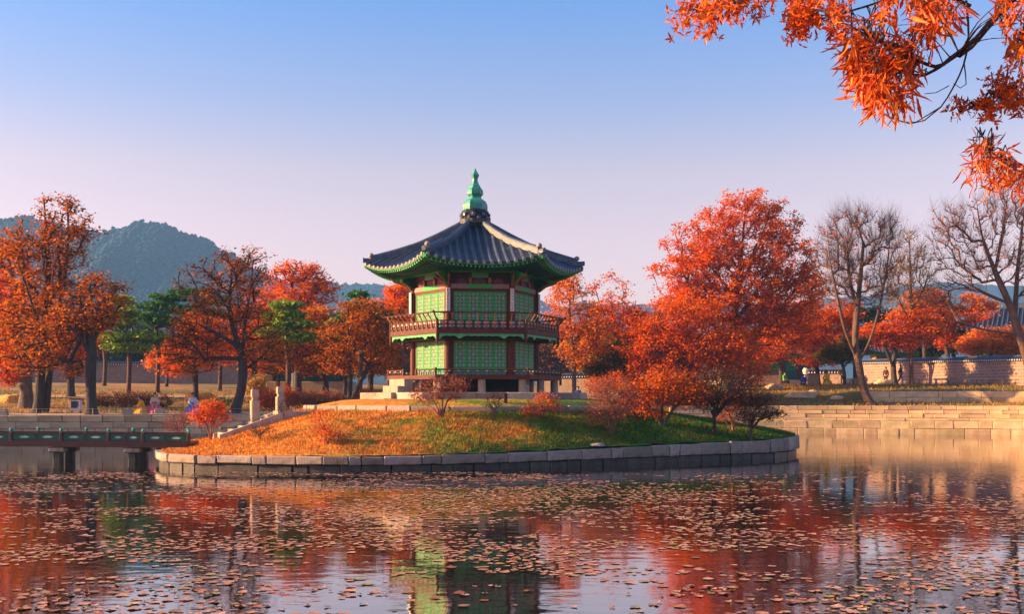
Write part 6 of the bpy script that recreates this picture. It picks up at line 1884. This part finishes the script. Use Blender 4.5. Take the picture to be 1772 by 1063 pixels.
pr *= 1 - .35 * ((xp > 380) & (xp < 700) & (yp < 860))
sel = rgp.uniform(0, 1, len(x_)) < pr * .5
x_, y_ = x_[sel], y_[sel]
okm = np.hypot(x_ - IC[0], y_ - IC[1]) > isl_r(np.arctan2(y_ - IC[1], x_ - IC[0])) + .22
x_, y_ = x_[okm], y_[okm]
# thin out overlaps
cell = {}; fin_ = []
for x, y in zip(x_, y_):
    r = .034 + .058 * rgp.uniform() ** 1.4; kx, ky = int(math.floor(x / .2)), int(math.floor(y / .2)); bad = False
    for i in (-1, 0, 1):
        for j in (-1, 0, 1):
            for (qx, qy, qr) in cell.get((kx + i, ky + j), ()):
                if (qx - x) ** 2 + (qy - y) ** 2 < ((qr + r) * .86) ** 2: bad = True
    if bad: continue
    cell.setdefault((kx, ky), []).append((x, y, r)); fin_.append((x, y, r))
fin_.sort(key=lambda q: q[1])
inview = [q for q in fin_ if q[1] > 12.95 and abs(q[0]) < q[1] * .46]
near300 = set(inview[:300])
pad_meshes = []
for i in range(8):
    V = pad_verts(rgp, .1); me = np_mesh('lily_pad', V, PF, m_pad); pad_meshes.append(me)
vs_, fs_, bb = [], [], 0
for q in fin_:
    x, y, r = q
    if q in near300:
        o = add('lily_pad', pad_meshes[R.randrange(8)], None, (x, y, .004 + R.uniform(0, .004)), R.uniform(0, 6.28))
        o.scale = (r / .1, r / .1, 1)
        tag(o, 'small round rosy brown lily pad floating on open water close to the viewer', 'lily pad', 'lily pads floating on the pond')
    else:
        V = pad_verts(rgp, r); V[:, 0] += x; V[:, 1] += y; V[:, 2] += .004
        vs_.append(V); fs_.append(PF + bb); bb += len(V)
tag(add('lily_pad_cover', np_mesh('lily_pad_cover', np.concatenate(vs_), np.concatenate(fs_), m_pad)), 'countless rosy brown lily pads spread over the pond towards the island', 'lily pads', kind='stuff')
print('pads', len(fin_))

# fallen leaves on the slope and the banks
def fall(n, sampler, size, material, name, label, rng):
    P = sampler(n); V, F = leaf_cards(P + np.array([0, 0, .02]), size, rng, flat=2.2)
    tag(add(name, np_mesh(name, V, F, material)), label, 'fallen leaves', kind='stuff')
fall(9000, isl_sampler, .055, MT['L_orange'], 'fallen_leaves', 'orange leaves scattered over the island lawn', rgp)

# ------------------------------------------------------------------ tall weeds and tufts on the banks
def bank_sampler(n, a0, a1, o0, o1):
    a = np.radians(rgp.uniform(a0, a1, n)); o = rgp.uniform(o0, o1, n); r = pond_r(a) + o
    x, y = PC[0] + r * np.cos(a), PC[1] + r * np.sin(a)
    return np.stack([x, y, ground_z(x, y)], 1)
m_tuft = leaf_mat('dry_tufts', [(.42, .22, .05), (.30, .17, .04), (.20, .17, .03), (.50, .25, .05)], .2)
v, f = blades(26000, lambda n: np.concatenate([bank_sampler(n // 2, 25, 72, 2.2, 17), bank_sampler(n // 2, 96, 150, 2.0, 40)]), .08, .28, .03, rgp)
tag(add('bank_grass', np_mesh('bank_grass', v, f, m_tuft)), 'dry golden grass tufts on the far banks', 'grass', kind='stuff')

# ------------------------------------------------------------------ overhanging branches of the tree beside the viewer
DN = 6.0
rgn = np.random.default_rng(55)
near = empty('overhanging_tree', (5.6, 4.6, .9), 0, 'orange leaved tree whose branches hang into the sky above the pond', 'tree')
OFF = np.array(near.location)
def B3(pts): return [np.array(at(x, y, DN + dz)) - OFF for (x, y, dz) in pts]
tb = Tubes()
def br(P, r0, r1, n=8):
    Q = resample(P, .06); tb.chain(Q, np.linspace(r0, r1, len(Q)), n); return Q
trunk_top = np.array([4.9, 5.2, 6.4]) - OFF
Q = resample([np.array([5.6, 4.6, .85]) - OFF, np.array([5.5, 4.7, 2.6]) - OFF, np.array([5.2, 4.95, 4.6]) - OFF, trunk_top, np.array([4.9, 5.0, 8.4]) - OFF], .2)
tb.chain(Q, np.linspace(.26, .12, len(Q)) * (1 + .5 * np.exp(-np.arange(len(Q)) / 2.)), 12)
main = br([np.array([5.2, 4.95, 4.7]) - OFF] + B3([(1960, -190, -.4), (1790, -40, -.1), (1722, 30, 0), (1680, 80, .05), (1660, 95, 0)]), .055, .016)
m2 = br(B3([(1735, 15, 0), (1690, 65, .1), (1645, 100, .1), (1618, 115, 0), (1560, 90, -.1), (1500, 60, -.2)]), .016, .004, 6)
m2b = br(B3([(1660, 92, .05), (1600, 130, .1), (1560, 125, .1), (1500, 140, 0)]), .010, .004, 6)
top = br([np.array([5.0, 5.1, 5.6]) - OFF] + B3([(1900, -120, .3), (1760, -60, .3), (1640, -30, .3), (1480, -25, .3), (1330, -10, .3), (1220, 20, .4)]), .04, .005)
t2 = br(B3([(1680, 10, .3), (1600, -20, .3), (1500, 10, .2), (1430, 30, .2), (1385, 35, .2)]), .010, .004, 6)
vine = br(B3([(1672, 0, .1), (1676, 60, .1), (1668, 110, 0), (1650, 150, 0), (1628, 185, 0), (1600, 208, .05), (1575, 214, .1), (1545, 205, .1), (1520, 190, .1)]), .007, .0025, 6)
v2_ = br(B3([(1668, 105, .0), (1671, 130, 0), (1672, 145, 0), (1662, 152, 0), (1650, 144, 0)]), .004, .002, 5)
v3_ = br(B3([(1628, 185, 0), (1610, 196, .1), (1585, 211, .1), (1560, 211, .15)]), .004, .002, 5)
v4_ = br(B3([(1642, 148, 0), (1620, 160, 0), (1600, 162, .05)]), .003, .002, 5)
rA = br([np.array([5.0, 5.1, 5.4]) - OFF] + B3([(1900, 30, .2), (1820, 80, .2), (1775, 130, .2), (1720, 170, .2), (1660, 195, .2)]), .03, .004)
rB = br([np.array([5.2, 4.95, 4.4]) - OFF] + B3([(1920, 330, .1), (1830, 320, .1), (1770, 300, .1), (1715, 262, .1), (1700, 236, .1)]), .03, .003)
rC = br(B3([(1800, -20, .2), (1790, 20, .2), (1770, 70, .2)]), .012, .004, 6)
# leaf sprays: centre px, spread, count, leaf length, droop
LT = np.array([(0, 0, 0), (.18, .07, .012), (.5, .11, .02), (.8, .06, .0), (1, 0, -.06), (.8, -.06, .0), (.5, -.11, .02), (.18, -.07, .012), (.5, 0, -.015)])
LF = np.array([(0, 1, 8), (1, 2, 8), (2, 3, 8), (3, 4, 8), (4, 5, 8), (5, 6, 8), (6, 7, 8), (7, 0, 8)])
lv, lf, lb_ = [], [], 0
def leaf_at(p, direc, length, width):
    global lb_
    direc = direc / (np.linalg.norm(direc) + 1e-9)
    up_ = rgn.normal(size=3); s_ = np.cross(direc, up_); s_ /= (np.linalg.norm(s_) + 1e-9); n_ = np.cross(s_, direc)
    T = LT.copy(); curl = rgn.uniform(-.1, .45)
    V = p + direc * (T[:, :1] * length) + s_ * (T[:, 1:2] * length * width) + n_ * ((T[:, 2:3] - curl * T[:, :1] ** 2) * length)
    lv.append(V); lf.append(LF + lb_); lb_ += len(T)
def star(p, size):
    # palmate leaf: five narrow lobes in one plane
    nn = rgn.normal(size=3); nn /= np.linalg.norm(nn)
    u_ = np.cross(nn, [.3, .2, .9]); u_ /= np.linalg.norm(u_); w_ = np.cross(nn, u_); a0 = rgn.uniform(0, 6.3)
    for k, (da, l_) in enumerate(((-1.9, .6), (-.95, .9), (0, 1.0), (.95, .9), (1.9, .6))):
        leaf_at(p, u_ * math.cos(a0 + da) + w_ * math.sin(a0 + da), size * l_ * rgn.uniform(.85, 1.1), 1.5)
def spray(x, y, rx, ry, n_clump, leaves, length, width=1.0, droop=.6, dz=.35, src=None, dx=0.0, palm=False):
    """clumps of leaves, each on its own twig from the nearest branch point"""
    for _ in range(n_clump):
        a = rgn.uniform(0, 2 * PI); q = math.sqrt(rgn.uniform(0, 1))
        c = np.array(at(x + rx * q * math.cos(a), y + ry * q * math.sin(a), DN + rgn.normal() * dz)) - OFF
        if src is not None:
            d_ = np.linalg.norm(src - c, axis=1); p0 = src[int(d_.argmin())]
            mid = (p0 + c) / 2 + np.array([0, 0, .05]) + rgn.normal(0, .02, 3)
            tb.chain(resample([p0, mid, c], .08), np.linspace(.0045, .0018, len(resample([p0, mid, c], .08))), 4)
        for _k in range(leaves):
            if palm:
                star(c + rgn.normal(0, .035, 3), length * rgn.uniform(.55, .85)); continue
            dr = rgn.normal(size=3) * .75 + np.array([dx, 0, -droop])
            leaf_at(c + rgn.normal(0, .022, 3), dr, length * rgn.uniform(.45, 1.3), width * rgn.uniform(.6, 1.2))
allb = np.concatenate([main, m2, m2b, top, t2])
spray(1535, 112, 66, 60, 92, 7, .115, .72, .75, .22, allb, -.25)
spray(1492, 92, 34, 60, 26, 7, .115, .68, .8, .2, allb, -.5)
spray(1535, 172, 50, 18, 16, 6, .10, .7, 1.0, .2, np.concatenate([vine, m2b]), -.1)
spray(1590, 10, 75, 22, 42, 7, .11, .8, .9, .2, top)
spray(1615, 40, 36, 20, 14, 7, .10, .8, .9, .2, allb)
spray(1300, 10, 110, 20, 42, 4, .062, .9, .3, .25, top, palm=True)
spray(1215, 30, 58, 20, 26, 4, .06, .9, .3, .2, top, palm=True)
spray(1420, 25, 50, 26, 34, 6, .065, 1.1, .4, .25, np.concatenate([top, t2]), palm=True)
spray(1385, 50, 16, 14, 8, 5, .055, 1.1, .4, .1, t2, palm=True)
spray(1758, 25, 32, 45, 24, 7, .085, 1.0, .6, .25, np.concatenate([rC, main]))
spray(1765, 80, 16, 30, 16, 6, .085, 1.2, .7, .2, rC)
spray(1750, 168, 34, 20, 22, 6, .06, 1.2, .4, .2, rA, palm=True)
spray(1690, 190, 38, 10, 16, 6, .055, 1.2, .3, .15, rA, palm=True)
spray(1735, 130, 22, 12, 8, 5, .05, 1.1, .3, .1, rA, palm=True)
spray(1712, 285, 45, 32, 34, 7, .085, .7, .8, .2, rB)
spray(1700, 250, 24, 14, 10, 5, .08, .7, .2, .1, rB)
spray(1765, 305, 20, 26, 16, 6, .085, .9, .8, .15, rB)
# crown continuing outside the picture so that the tree is whole
for _ in range(160):
    c = np.array([rgn.uniform(3.6, 7.2), rgn.uniform(3.6, 7.0), rgn.uniform(5.2, 9.2)]) - OFF
    p0 = Q[rgn.integers(len(Q) // 2, len(Q))]
    tb.chain(resample([p0, (p0 + c) / 2 + np.array([0, 0, .2]), c], .3), np.linspace(.02, .004, len(resample([p0, (p0 + c) / 2 + np.array([0, 0, .2]), c], .3))), 4)
    for _k in range(9): leaf_at(c + rgn.normal(0, .12, 3), rgn.normal(size=3) + np.array([0, 0, -.6]), .11, 1.0)
add('trunk', tb.mesh('trunk', MT['bark']), near)
add('crown', np_mesh('crown', np.concatenate(lv), np.concatenate(lf), MT['L_near']), near)
